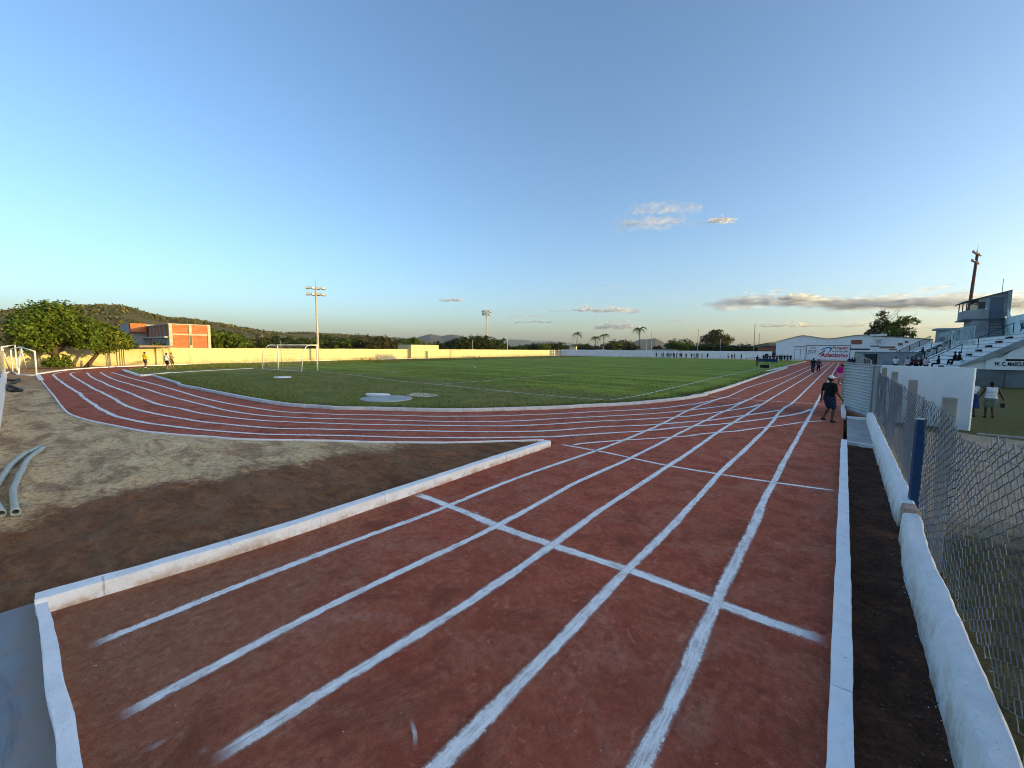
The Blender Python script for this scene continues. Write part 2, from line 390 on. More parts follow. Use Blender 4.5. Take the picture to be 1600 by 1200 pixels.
def m_wall(name, c, dirtc=(.30, .24, .16), dirt=.45, sc=1.0, base=0.0):
    t = NT(name); P = t.pos(); x, y, z = t.sep(P)
    n = t.noise(.7 * sc, P, 6, .7); f = t.noise(9 * sc, P, 6, .7); s = t.noise(1.6 * sc, t.scaled(P, (1, 1, .12)), 5, .7); pt = t.noise(.32 * sc, P, 5, .7, .6)
    q = t.mix(t.sm(n, .3, .7), [k * .88 for k in c], c)
    q = t.mix(t.sm(s, .56, .72, 0, dirt), q, dirtc)
    q = t.mix(t.sm(t.noise(2.4 * sc, t.scaled(P, (1, 1, 1.6)), 6, .75), .66, .72, 0, dirt * 1.3), q, [k * .8 for k in dirtc])
    zz = t.math('ADD', z, t.math('MULTIPLY', t.math('SUBTRACT', n, .5), 1.4))
    q = t.mix(t.sm(zz, base + .7, base, 0, dirt), q, dirtc)
    t.col(q); t.rough(.9); t.bump(f, .25, .02); return t.m
def m_brick():
    t = NT('hollow_brick'); P = t.pos(); x, y, z = t.sep(P)
    cb = t.n('ShaderNodeCombineXYZ'); t.l(t.math('ADD', x, y), cb.inputs[0]); t.l(z, cb.inputs[1])
    b = t.n('ShaderNodeTexBrick'); b.inputs['Scale'].default_value = 1.0; b.inputs['Brick Width'].default_value = .30; b.inputs['Row Height'].default_value = .20; b.inputs['Mortar Size'].default_value = .015
    b.inputs['Color1'].default_value = (.50, .15, .045, 1); b.inputs['Color2'].default_value = (.40, .11, .035, 1); b.inputs['Mortar'].default_value = (.34, .24, .17, 1)
    t.l(cb.outputs[0], b.inputs['Vector']); n = t.noise(1.2, P, 5)
    t.col(t.mix(t.sm(n, .5, .75, 0, .5), b.outputs[0], (.24, .09, .05))); t.rough(.9); t.bump(b.outputs['Fac'], -.4, .02); return t.m
def m_leaf(name, d, m_, l, trans=.25):
    t = NT(name); gi = t.n('ShaderNodeNewGeometry'); r = gi.outputs['Random Per Island']
    n = t.noise(.45, t.pos(True), 3)
    f = t.math('ADD', t.math('MULTIPLY', r, .55), t.math('MULTIPLY', n, .5))
    c = t.ramp(f, (.15, d), (.5, m_), (.88, l)); t.col(c); t.rough(.6)
    tr = t.n('ShaderNodeBsdfTranslucent'); t.l(t.mix(.35, c, (.12, .14, .01)), tr.inputs['Color'])
    mx = t.n('ShaderNodeMixShader'); mx.inputs[0].default_value = trans; t.l(t.p.outputs[0], mx.inputs[1]); t.l(tr.outputs[0], mx.inputs[2]); t.l(mx.outputs[0], t.out.inputs['Surface'])
    return t.m
def m_bark(name='bark', c=(.13, .085, .055)):
    t = NT(name); P = t.pos(True); n = t.noise(3, t.scaled(P, (4, 4, .6)), 6, .7); t.col(t.mix(t.sm(n, .35, .65), [k * .5 for k in c], c)); t.rough(.95); t.bump(n, .7, .05); return t.m
def m_concrete(name, c, sc=1.0):
    t = NT(name); P = t.pos(True); n = t.noise(1.5 * sc, P, 6, .7); f = t.noise(25 * sc, P, 5, .75); s = t.noise(3 * sc, t.scaled(P, (1, 1, .2)), 5, .65)
    q = t.mix(t.sm(n, .3, .7), [k * .75 for k in c], [k * 1.1 for k in c]); q = t.mix(t.sm(s, .55, .75, 0, .5), q, [k * .55 for k in c]); q = t.mix(t.sm(f, .6, .8, 0, .4), q, [k * .5 for k in c])
    t.col(q); t.rough(.9); t.bump(f, .35, .01); t.bump(n, .2, .02); return t.m
def m_slab():
    t = NT('painted_floor'); P = t.pos(); n = t.noise(1.2, P, 5, .6, .5); f = t.noise(30, P, 5, .7); s = t.noise(2.0, t.scaled(P, (.3, 2.2, 1)), 5, .65, .8)
    c = t.mix(t.sm(n, .3, .7), (.20, .235, .26), (.28, .32, .34)); c = t.mix(t.sm(s, .60, .66, 0, .45), c, (.13, .155, .18)); c = t.mix(t.sm(f, .66, .74, 0, .6), c, (.42, .44, .45)); c = t.mix(t.sm(t.noise(1.7, t.scaled(P, (.35, 2.6, 1)), 7, .8, 1.2), .55, .60, 0, .35), c, (.12, .14, .165))
    c = t.mix(t.sm(t.noise(6, P, 7, .8), .56, .68, 0, .6), c, (.24, .20, .17)); c = t.mix(t.sm(t.math('ADD', t.sep(P)[1], t.math('MULTIPLY', t.noise(5, P, 5), .3)), -.05, .18, 0, .7), c, (.34, .24, .18))
    t.col(c); t.rough(.7); t.bump(f, .12, .006); t.bump(s, .1, .01); return t.m
def plain(name, c, rough=.6, metal=0.0): return paint(name, c, rough, metal, .18, 9.0, .08)

# ------------------------------------------------------------------ ground, track, lawn
from mathutils.geometry import tessellate_polygon
def sheet(name, pts, z, mat, kind='structure', parent=None):
    P = [Vector((p[0], p[1], z)) for p in pts]; me = bpy.data.meshes.new(name)
    me.from_pydata([tuple(p) for p in P], [], [tuple(t) for t in tessellate_polygon([P])]); me.update()
    bm = bmesh.new(); bm.from_mesh(me)
    for f in bm.faces:
        f.normal_update()
        if f.normal.z < 0: f.normal_flip()
    bm.to_mesh(me); bm.free(); me.materials.append(mat)
    return tag(link(name, me, parent), kind=kind)
def grid(mb, xs, ys, zf): mb.strip([[(x, y, zf(x, y)) for x in xs] for y in ys])
def frange(a, b, s): n = max(1, int(round((b - a) / s))); return [a + (b - a) * i / n for i in range(n + 1)]

MD, MT, MC, MG = m_dirt(), m_track(), m_chalk(), m_grass()
sheet('country_ground', [(-8000, -2000), (8000, -2000), (8000, 8000), (-8000, 8000)], -.50, m_far_ground())
# bare dirt of the sports ground; the near part is really uneven
OUTY = [(-51.4, 1.6), (-23.3, 1.47), (-18.9, 1.67), (-16.4, 2.2), (-13.9, 3.15), (-12.2, 4.1), (-9.9, 5.75), (-7.5, 7.8), (-6.1, 9.15)]
def dz(x, y):
    k = min(1, max(0, (-6.0 - x) / .4)) * min(1, max(0, (x + 40) / 6)) * min(1, max(0, (interp(OUTY, x) - .12 - y) / .6)) * min(1, max(0, (y + .4) / .4))
    a = fbm(x * .5, y * 1.0, 3, 3) * .035 + fbm(x * 1.7, y * 2.6, 5, 4) * .035 + max(0, fbm(x * 4, y * 5, 8, 2)) * .022
    return -.012 + max(0.0, k) * (a + .01)
mb = MB()
grid(mb, frange(-40, -22, .35) + frange(-21.8, -14, .2) + frange(-13.9, -6.0, .09), frange(-.4, 9.0, .09), dz)
dirt_near = mb.build('dirt_ground', MD, smooth=True); tag(dirt_near, kind='structure')
sheet('dirt_ground', [(-110, -40), (.02, -40), (.02, -.4), (-40, -.4), (-40, 9), (-6, 9), (.02, 9), (.02, 20), (.95, 20), (.95, 165), (-110, 165)], -.0125, MD)

cur = lambda s: [(40 + a / 6.6667, 565 + b / 6.6667) for a, b in s]
cB = lambda s: [(280 + a / 5.3333, 600 + b / 5.3333) for a, b in s]
cG = lambda s: [(580 + a / 5.3333, 600 + b / 5.3333) for a, b in s]
cC = lambda s: [(860 + a / 6.1538, 600 + b / 6.1538) for a, b in s]
cD = lambda s: [(1080 + a / 6.6667, 560 + b / 6.6667) for a, b in s]
OUTER = cur([(122, 132), (200, 245), (290, 352), (430, 530), (540, 580), (690, 622), (830, 651), (960, 675), (1100, 705), (1280, 735)]) + cB([(0, 425), (250, 441), (460, 460), (640, 465), (900, 469), (1200, 473)]) + cG([(0, 485), (550, 490), (900, 484), (1200, 475), (1440, 470)])
INNER = [(238, 587.5)] + cur([(1600, 238)]) + cB([(0, 14), (300, 75), (600, 135), (900, 182), (1150, 200), (1320, 213)]) + cG([(0, 217), (440, 228), (750, 230), (1100, 222), (1600, 205)]) + cC([(300, 225), (700, 205), (1000, 180), (1300, 145), (1500, 112)]) + cD([(0, 410), (200, 365), (400, 305), (600, 235), (800, 165), (1000, 100)])
SMALLK = [(193, 579.5), (205, 583.5), (222, 588), (240, 586.5), (265, 584), (330, 580), (395, 576.6)]
EASTK = [(58, 585), (100, 579), (140, 575.8), (185, 573.3), (222, 572.0)]
gl = lambda L, z=0: [g(x, y, z) for x, y in L]
outer = resample(gl(OUTER), .4); inner = gl(INNER)
inner = resample(inner + [Vector((-7.35, 58, 0)), Vector((-7.4, 80, 0)), Vector((-7.5, 127, 0))], .5)
WALLB = [(40, 585), (85, 577.5), (190, 571), (282, 569), (340, 567.5), (450, 565), (560, 562.6), (680, 559.5)]
wallb = gl(WALLB); CORNER = Vector((-86.5, 138, 0)); wallb.append(CORNER)
wallb[0] = Vector((-66.0, -14, 0)); wallb[1] = Vector((-67.6, 1.0, 0))
eastk = gl(EASTK); 
trk = [(-5.9, .12), (.10, .12), (.10, 20), (.12, 20.1), (.12, 128), (-84, 136)]
trk += [(p.x + 1.2, p.y) for p in reversed(wallb[2:8])] + [(p.x, p.y) for p in reversed(eastk)] + [(p.x, p.y) for p in outer] + [(-5.9, 9.2)]
sheet('running_track', trk, 0.0, MT)
lawn = [(p.x - .05, p.y + .05) for p in reversed(inner)] + [(p.x, p.y) for p in gl([(246, 587), (300, 583.5), (240, 586.6), (222, 588), (205, 583.5), (193, 579.5), (230, 575), (262, 573), (300, 570.8), (340, 569), (450, 566), (560, 563.4), (680, 560.2)])]
lawn += [(-84.5, 134), (-8, 133)]
LZ = .075
sheet('lawn', lawn, LZ, MG)

def inside(x, y, poly):
    c = False; j = len(poly) - 1
    for i in range(len(poly)):
        xi, yi = poly[i][:2]; xj, yj = poly[j][:2]
        if (yi > y) != (yj > y) and x < (xj - xi) * (y - yi) / (yj - yi) + xi: c = not c
        j = i
    return c
# grass blades over the near lawn, longer beside the kerb
mb = MB(); rg = random.Random(5); icheck = [(p.x, p.y) for p in inner]
def blade(mb, x, y, z, h, rg, w=.02):
    a = rg.random() * 6.283; t = rg.gauss(0, .35) * h; s = rg.gauss(0, .35) * h; c, q = math.cos(a) * w, math.sin(a) * w
    mb.poly([(x - c, y - q, z), (x + c, y + q, z), (x + t, y + s, z + h)])
for i in range(len(inner) - 1):
    p, q = inner[i], inner[i + 1]; d = (q - p); L = d.length; d.normalize(); nrm = Vector((d.y, -d.x, 0)) * -1
    if not inside(p.x + nrm.x, p.y + nrm.y, lawn): nrm = -nrm
    if p.y > 60: break
    for k in range(int(L * (170 if p.y < 30 else 60))):
        o = abs(rg.gauss(.0, .45)) + .10; s = rg.random() * L; e = p + d * s + nrm * o
        if fbm(e.x * .8, e.y * .8, 1) < -.35 and o < .5: continue
        blade(mb, e.x, e.y, LZ, rg.uniform(.05, .13) * (1.5 if o < .4 else .8), rg, .014)
for k in range(42000):
    y = 8 + 26 * rg.random() ** 1.6; x = rg.uniform(-44, -8)
    if not inside(x, y, lawn): continue
    if fbm(x * .5, y * .5, 4) < -.25: continue
    blade(mb, x, y, LZ, rg.uniform(.03, .075), rg, .018)
for k in range(30000):
    i = rg.randrange(2, len(wallb) - 1); q = rg.random(); p = wallb[i].lerp(wallb[i + 1], q); x = p.x + rg.uniform(.6, 17); y = p.y + rg.uniform(-2, 2)
    if not inside(x, y, lawn): continue
    blade(mb, x, y, LZ, rg.uniform(.06, .16), rg, .05)
mgb = NT('grass_blades'); r_ = mgb.n('ShaderNodeNewGeometry').outputs['Random Per Island']
mgb.col(mgb.ramp(r_, (0, (.060, .085, .014)), (.55, (.11, .15, .03)), (1, (.25, .22, .08)))); mgb.rough(.7)
tag(mb.build('grass_blades', mgb.m, fix=False), kind='stuff')

# painted / limed marks
_zi = [0]
def ribbon(name, pts, w, mat=None, z=.004, wob=.012, seed=0.0, kind='structure', step=.12):
    pts = resample(pts, step) if step else pts
    ds = offset_dirs(pts); mb = MB(); mb.uv = []; L = 0; rows = []
    _zi[0] += 1; zz = z + .0011 * (_zi[0] % 12)
    tot = sum((b - a).length for a, b in zip(pts, pts[1:])); 
    for i, p in enumerate(pts):
        if i: L += (p - pts[i - 1]).length
        q = p + ds[i] * wob * fbm(L * .55, seed, 2); ww = w * (1 + .22 * fbm(L * 1.3, seed, 7))
        rows.append([q - ds[i] * ww + Vector((0, 0, zz)), q + ds[i] * ww + Vector((0, 0, zz))]); v = min(L, tot - L); mb.uv += [(0, v), (1, v)]
    mb.strip(rows); o = mb.build(name, mat or MC, fix=True)
    for f in o.data.polygons: pass
    return tag(o, kind=kind)
def lanes(pts1, pts2, xf, yend):
    P = gl(pts1 + pts2); P.sort(key=lambda p: p.y); Q = [P[0]]
    for p in P[1:]:
        if p.y - Q[-1].y > .6: Q.append(p)
    Q = [p for p in Q if p.y < 34]
    return Q + [Vector((xf, y, 0)) for y in (48, 70, 100, yend)]
L1 = lanes([(130, 1015), (270, 955), (400, 905), (560, 843), (690, 795), (810, 746), (935, 703), (1020, 669)], cD([(0, 530), (270, 430), (380, 400), (600, 300), (800, 225)]), -4.6, 126)
L2 = lanes([(175, 1128), (330, 1042), (500, 955), (640, 887), (780, 820), (900, 755), (985, 716), (1080, 668)], cD([(0, 720), (300, 575), (600, 430), (900, 265), (1050, 200)]), -3.72, 126)
L3 = lanes([(322, 1199), (470, 1108), (600, 1025), (740, 938), (850, 862), (950, 790), (1045, 728)], cD([(50, 930), (280, 770), (600, 570), (800, 440), (1050, 270), (1150, 215)]), -2.8, 126)
L4 = lanes([(690, 1195), (770, 1115), (850, 1030), (920, 955), (985, 885), (1060, 812), (1125, 740)], cD([(580, 930), (800, 715), (950, 530), (1050, 470), (1200, 315), (1330, 190)]), -1.88, 126)
L5 = lanes([(1000, 1195), (1060, 1075), (1115, 950), (1165, 845), (1200, 770)], cD([(1050, 930), (1200, 660), (1300, 480), (1350, 385), (1480, 175)]), -.98, 126)
L4.insert(0, Vector((-1.76, .35, 0))); L5.insert(0, Vector((-.82, .3, 0)))
for i, L in enumerate((L1, L2, L3, L4, L5)): ribbon('lane_line', L, [.074, .074, .078, .078, .080][i], seed=i * 5.1, wob=.018)
CURV = [
 cur([(895, 113), (970, 135), (1120, 180), (1300, 225), (1450, 265)]) + cB([(0, 60), (170, 112), (340, 150), (500, 180), (700, 212), (900, 235), (1100, 245), (1400, 258)]) + cG([(0, 258), (450, 270), (750, 270), (1000, 268), (1300, 258)]) + cC([(0, 290), (400, 270), (800, 250), (1100, 230), (1400, 190)]) + cD([(0, 485), (150, 455), (270, 428), (385, 398)]),
 cur([(780, 112), (840, 150), (960, 200), (1100, 240), (1250, 285), (1390, 330), (1500, 362)]) + cB([(0, 125), (200, 175), (350, 212), (540, 245), (740, 268), (960, 280), (1200, 290)]) + cG([(0, 298), (600, 315), (1000, 315), (1300, 305)]) + cC([(0, 338), (600, 308), (1000, 285), (1300, 260)]) + cD([(0, 540), (240, 510), (480, 472), (600, 428)]),
 cur([(640, 115), (690, 165), (800, 215), (870, 250), (1000, 295), (1180, 370), (1330, 430), (1450, 465)]) + cB([(0, 205), (150, 240), (330, 268), (600, 300), (900, 318), (1200, 328)]) + cG([(0, 340), (550, 348), (900, 352), (1200, 350)]) + cC([(0, 388), (500, 358), (900, 340), (1300, 313)]) + cD([(0, 600), (220, 570), (500, 530), (620, 508), (725, 478)]),
 cur([(580, 105), (500, 115), (465, 128), (510, 165), (610, 225), (710, 285), (800, 325), (930, 395), (1040, 460), (1170, 505), (1320, 540)]) + cB([(0, 285), (200, 318), (460, 345), (700, 365), (900, 375), (1100, 377)]) + cG([(0, 387), (500, 394), (850, 400), (1200, 400)]) + cC([(0, 452), (500, 415), (900, 400), (1300, 370)]) + cD([(0, 662), (180, 648), (500, 605), (700, 578), (945, 538)]),
 cur([(430, 104), (350, 117), (290, 135), (330, 180), (440, 260), (550, 325), (610, 380), (720, 455), (830, 525), (920, 565), (1080, 605), (1200, 630), (1390, 660)]) + cB([(0, 362), (250, 390), (450, 405), (700, 420), (1000, 427), (1250, 433)]) + cG([(0, 440), (300, 449), (700, 452), (1100, 450), (1400, 445)]) + cC([(0, 512), (500, 480), (900, 455), (1300, 415)]) + cD([(0, 712), (300, 690), (600, 655), (900, 615), (1150, 570), (1262, 528)]),
 cC([(190, 600), (300, 577), (700, 547), (1100, 520), (1400, 497)]) + cD([(0, 805), (280, 775), (470, 760), (700, 730), (900, 705), (1200, 665), (1400, 652)])]
for i, L in enumerate(CURV): ribbon('lane_line', gl(L), .105 if i < 5 else .08, seed=40 + i * 3.3, step=.3, wob=.03)
ribbon('start_line', gl([(648, 771), (715, 796), (780, 823), (880, 858), (980, 890), (1050, 915), (1120, 941), (1200, 971), (1297, 1003)]), .104, seed=71)
ribbon('start_line', gl([(872, 694), (940, 706), (1040, 727), (1130, 742), (1210, 754), (1312, 768)]), .070, seed=72)
ribbon('start_line', gl([(1104, 619), (1170, 624.5), (1245, 629.3), (1319, 633.5)]), .075, seed=73)
ribbon('start_line', gl([(1230, 591), (1262, 592.5), (1300, 594)]), .05, seed=74)
ribbon('start_line', gl([(1310, 598), (1322, 602.5)]), .09, seed=75)
for (a, b, w) in [((212, 1183), (270, 1150), .03), ((262, 1160), (290, 1142), .035), ((305, 1190), (322, 1165), .03), ((640, 1120), (650, 1180), .02), ((735, 800), (752, 806), .05)]:
    ribbon('chalk_spill', [g(*a), (g(*a) + g(*b)) / 2 + Vector((.01, .01, 0)), g(*b)], w, seed=a[0])
PL = [[(499, 581), (550, 586), (625, 596), (687, 601.5), (800, 613), (876, 620), (925, 624.4), (949, 625)], [(950, 625), (964, 624.4), (1006, 617), (1047, 607.3), (1080, 599.8), (1117, 590.8), (1173, 578.8), (1210, 571)],
      [(560, 576), (630, 581.5)], [(685, 600.8), (800, 591.5), (890, 584)], [(718, 569.8), (734, 571), (742, 573), (742, 575.5)], [(545, 585.5), (600, 583), (632, 581.8)], [(436, 577), (470, 579), (497, 581)]]
mpl = m_chalk(); mpl.name = 'worn_pitch_paint'
for i, L in enumerate(PL): ribbon('pitch_line', gl(L, LZ), .062, mpl, z=LZ + .012 - LZ, seed=90 + i, step=.4)

# ------------------------------------------------------------------ kerbs, slab, trench, pad
MW = m_whitewash('kerb_whitewash', (.50, .33, .20), hi=.12, amt=.85); MW2 = m_whitewash('kerb_whitewash_clean', hi=.03, amt=.3)
def kerb(name, pts, w, h, mat, jit=.006, step=.15, base=-.06, seed=0.0, r=.006):
    pts = resample(pts, step); mb = MB()
    sweep(mb, pts, [(-w / 2, base), (-w / 2, h - r), (-w / 2 + r, h), (w / 2 - r, h), (w / 2, h - r), (w / 2, base)], jit, seed)
    return tag(mb.build(name, mat), kind='structure')
V = lambda *a: Vector((a[0], a[1], a[2] if len(a) > 2 else 0))
kerb('kerb', [V(-5.74, .06), V(-5.62, 1.9), V(-5.70, 4.4), V(-5.79, 6.6), V(-5.84, 8.75)], .17, .155, MW, .011, .08, seed=3)
kerb('kerb', [V(-5.70, .098), V(-5, .105), V(-4.3, .098), V(-3.6, .110), V(-2.5, .10), V(-1.5, .105), V(.0, .10)], .085, .115, MW2, .013, .08, seed=9)
kerb('kerb', [V(.125, -1.2), V(.125, 1.5), V(.128, 4), V(.125, 8), V(.12, 14.75)], .135, .05, MW2, .009, .08, base=-.16, seed=15)
kerb('kerb', [V(.10, 19.9), V(.05, 22.9)], .12, .22, MW2, .008, .2, seed=19)
kerb('kerb', inner, .15, .13, m_whitewash('kerb_whitewash_aged', (.36, .27, .18), 0, .13, .74, .5), .012, .3, seed=21)
kerb('kerb', gl(SMALLK[:5]), .20, .14, MW2, .010, .3, seed=27)
kerb('kerb', gl(SMALLK[4:]), .16, .10, MW2, .010, .3, seed=28)
kerb('kerb', outer[22:], .06, .028, MW2, .010, .3, seed=31)
kerb('kerb', outer[:24], .26, .035, MW2, .02, .3, seed=35)
kerb('kerb', eastk + [V(-73.5, 34), V(-80, 70)], .22, .10, MW2, .01, .5, seed=37)
sheet('concrete_floor', [(-5.96, -12), (3.0, -12), (3.0, .07), (-5.96, .07)], .01, m_slab())
mb = MB(); grid(mb, frange(.17, .86, .05), frange(-1.2, 14.9, .06), lambda x, y: -.115 + .035 * fbm(x * 4, y * 2.2, 3, 4) + .02 * max(0, fbm(x * 9, y * 9, 6, 2)))
tag(mb.build('trench_soil', m_trench(), smooth=True), kind='structure')
MCON = m_concrete('old_concrete', (.30, .27, .235)); MCON2 = m_concrete('grey_render', (.20, .215, .22), .6)
mb = MB().box((.19, 14.86, -.2), (.95, 20.4, -.015)); tag(bevel(mb.build('concrete_path', m_concrete('pad_concrete', (.44, .42, .39)))), kind='structure')
tag(bevel(MB().box((.20, 14.76, -.2), (.94, 14.858, -.004)).build('pad_edge', MW2)), kind='structure')
mb = MB().box((.19, 19.95, -.1), (.86, 20.2, .06)); tag(bevel(mb.build('gate_sill', MW2)), kind='structure')
mb = MB()
def yz(x, y): return -.45 + .02 * fbm(x * .8, y * .8, 2) + (.025 * fbm(x * 3, y * 3, 4) if y < 26 else 0)
grid(mb, frange(.85, 14, .22) + [30, 120], [-12] + frange(-2, 26, .22) + [40, 60, 110, 170], yz)
tag(mb.build('yard_ground', m_yard(), smooth=True), kind='structure')
kerb('kerb', [V(3.9, 22.1, -.45), V(8, 22.3, -.45), V(16, 22.6, -.45)], .18, .06, m_concrete('pale_kerb', (.36, .34, .32)), .01, .3)
# stones, clods and lime crumbs lying on the soil: nobody could count them
def scatter(name, n, fn, mat, seed):
    rg = random.Random(seed); mb = MB(); k = 0
    while k < n:
        q = fn(rg)
        if q is None: continue
        x, y, z, r = q; k += 1; b = len(mb.v)
        for j in range(6):
            d = [(1, 0, 0), (-1, 0, 0), (0, 1, 0), (0, -1, 0), (0, 0, .7), (0, 0, -.7)][j]
            mb.v.append(tuple((x, y, z)[c] + d[c] * r * rg.uniform(.6, 1.2) for c in range(3)))
        for f in ((0, 2, 4), (2, 1, 4), (1, 3, 4), (3, 0, 4), (2, 0, 5), (1, 2, 5), (3, 1, 5), (0, 3, 5)): mb.f.append(tuple(b + i for i in f))
    return tag(mb.build(name, mat), kind='stuff')
def f1(rg):
    x = -6.1 - abs(rg.gauss(0, 4.5)); y = rg.uniform(-.3, 8.8); return x, y, dz(x, y) + .004, rg.choice((.004, .006, .009, .014))
scatter('soil_clods', 2200, f1, MD, 1)
def f2(rg): x = rg.uniform(.2, .78); y = rg.uniform(.8, 14); return x, y, -.10 + .02 * rg.random(), rg.choice((.004, .006, .009, .014))
scatter('soil_clods', 1300, f2, m_concrete('pebbles', (.15, .10, .07)), 2)
def f3(rg):
    t = rg.random()
    if t < .6: x = rg.uniform(-5.6, 0); y = .3 + 9 * rg.random() ** 1.5; return x, y, .003, rg.choice((.002, .003, .004, .006))
    x = rg.uniform(.62, .76); y = rg.uniform(1, 13); return x, y, -.085, rg.choice((.002, .003, .004, .007))
scatter('lime_crumbs', 420, f3, MW2, 3)
def f4(rg): x = rg.uniform(-5.55, .0); y = .25 + 11 * rg.random() ** 1.7; return x, y, .002, rg.choice((.003, .004, .005, .007, .010))
scatter('soil_clods', 3800, f4, MT, 4)

# ------------------------------------------------------------------ hills
def hill(name, prof, dist, wid, mat, nseg=160, rough=.06, zb=-1.0):
    a0, a1 = prof[0][0], prof[-1][0]; rows = []
    for i in range(nseg + 1):
        px = lerp(a0, a1, i / nseg); py = interp(prof, px); p = far(px, py, dist); h = max(0, p.z); d = Vector((p.x, p.y, 0)).normalized(); row = []
        for k in range(25):
            t = (k - 12) / 12; r = dist + t * wid; s = math.cos(t * math.pi / 2) ** 1.5
            hh = h * s * (1 + rough * fbm(d.x * r / wid * 2.5, d.y * r / wid * 2.5, 3, 4) * min(1, abs(t) * 2.2 + .15))
            row.append(CAM * 0 + d * r + Vector((0, 0, zb + hh * 1.0 + (0 if s > .01 else -.5))))
        rows.append(row)
    mb = MB(); mb.strip(rows); o = mb.build(name, mat, smooth=True); return tag(o, kind='structure'), rows
MHILL = m_hill('scrub_hill', (.10, .095, .036), (.20, .145, .070), (.060, .070, .024), .012)
MHB = m_hill('far_range', (.060, .066, .060), (.085, .082, .075), (.045, .055, .045), .003)
h1, rows1 = hill('hill', [(-330, 505), (-200, 498), (-90, 492), (0, 487), (60, 483), (115, 479), (150, 477.6), (182, 478), (205, 482), (230, 490), (258, 497), (300, 500), (340, 506), (372, 512), (400, 516), (440, 522), (480, 530), (520, 538)], 480, 260, MHILL)
h2, rows2 = hill('hill', [(300, 530), (350, 520), (400, 518), (440, 520.5), (480, 520.5), (520, 522.5), (560, 525), (600, 528.5), (640, 532), (690, 540)], 900, 380, MHILL)
hill('hill', [(560, 542), (600, 530), (615, 526.5), (632, 528.5), (645, 531.5), (655, 526.5), (672, 522.5), (690, 525.5), (706, 523), (722, 525.5), (745, 534), (790, 543)], 4200, 1500, MHB)
hill('hill', [(725, 541), (745, 532), (768, 530.5), (800, 530.5), (822, 531), (832, 533), (865, 533.5), (890, 536), (930, 542)], 6000, 1500, MHB)
hill('hill', [(970, 546), (985, 536), (1000, 530), (1012, 530), (1024, 528.5), (1034, 533), (1050, 542), (1075, 547)], 2600, 700, MHB)
hill('hill', [(1120, 548), (1150, 543), (1183, 537), (1200, 533.5), (1216, 533), (1240, 538), (1300, 547)], 420, 120, MHILL)
# added ridge, unseen to the right, its crest shaped to keep the pitch in shade
BOUND = [(-51.5, -60), (-51.5, 2), (-53, 10), (-52, 17), (-62, 32), (-68, 45), (-74, 66), (-82, 100), (-87, 140), (-92, 190)]
taz = math.tan(R_(90 - SUN_AZ)); rows = []
for i in range(110):
    y = -75 + i * 3.0; bx = interp([(b[1], b[0]) for b in BOUND], y); XR = 210
    yy = y + (XR - bx) * taz; h = (XR - bx) / math.cos(R_(90 - SUN_AZ)) * math.tan(R_(SUN_EL)) + .35 * fbm(y * .05, 3, 1)
    rows.append([(XR + dx, yy, -1 + (h + 1) * max(0, 1 - abs(dx) / 95) ** (1.2) if dx else h) for dx in (-95, -60, -30, -12, 0, 15, 45, 95)])
e0 = [(p[0], p[1] - 60, -1) for p in rows[0]]; e1 = [(p[0], p[1] + 12, -1) for p in rows[-1]]
mb = MB(); mb.strip([e0] + rows + [e1]); tag(mb.build('hill', MHILL, smooth=True), kind='structure')  # the added shade-casting ridge

# ------------------------------------------------------------------ foliage
def crown_mesh(name, lobes, n, size, rg, mat, squash=.8, droop=0.0, clump=None):
    mb = MB(); tot = sum(l[3] ** 2 for l in lobes)
    for (cx, cy, cz, r) in lobes:
        k = int(n * r * r / tot); cl = max(6, k // (clump or 14)); cents = []
        for _ in range(cl):
            d = Vector((rg.gauss(0, 1), rg.gauss(0, 1), rg.gauss(0, 1))).normalized(); q = r * (rg.random() ** .28)
            cents.append((Vector((cx, cy, cz)) + Vector((d.x * q, d.y * q, d.z * q * squash)), d))
        for _ in range(k):
            c, d = rg.choice(cents); p = c + Vector((rg.gauss(0, 1), rg.gauss(0, 1), rg.gauss(0, .7))) * r * .13
            nn = (d + Vector((rg.gauss(0, .6), rg.gauss(0, .6), rg.gauss(.3, .6)))).normalized()
            t = nn.cross(Vector((rg.gauss(0, 1), rg.gauss(0, 1), rg.gauss(0, 1)))).normalized(); b = nn.cross(t); s = size * rg.uniform(.6, 1.35)
            t = t * s; b = b * s * .55; t.z -= droop * s
            mb.poly([p - t * .5, p + b * .5, p + t * .5 , p - b * .5])
    return mb.build(name, mat, fix=False)
def trunk_mb(pts, radii, limbs=(), n=8):
    mb = MB(); mb.tube(resample(pts, .5), None or [interp(list(zip([0, .5, 1], radii)), i / (len(resample(pts, .5)) - 1)) for i in range(len(resample(pts, .5)))], n)
    for (a, b, c, r) in limbs: mb.tube(resample([a, b, c], .4), [lerp(r, r * .25, i / max(1, len(resample([a, b, c], .4)) - 1)) for i in range(len(resample([a, b, c], .4)))], 6)
    return mb
MBARK = m_bark()
ML_NEEM = m_leaf('leaf_green', (.035, .065, .008), (.095, .145, .016), (.21, .25, .028))
ML_SEA = m_leaf('leaf_broad', (.035, .060, .008), (.11, .145, .016), (.27, .27, .035))
ML_SCRUB = m_leaf('leaf_scrub', (.018, .030, .008), (.042, .062, .014), (.105, .115, .028))
ML_PALM = m_leaf('leaf_palm', (.020, .032, .010), (.050, .060, .018), (.12, .11, .03))
ML_DRY = m_leaf('leaf_dry', (.035, .034, .014), (.085, .075, .026), (.19, .15, .05))
rg = random.Random(11)
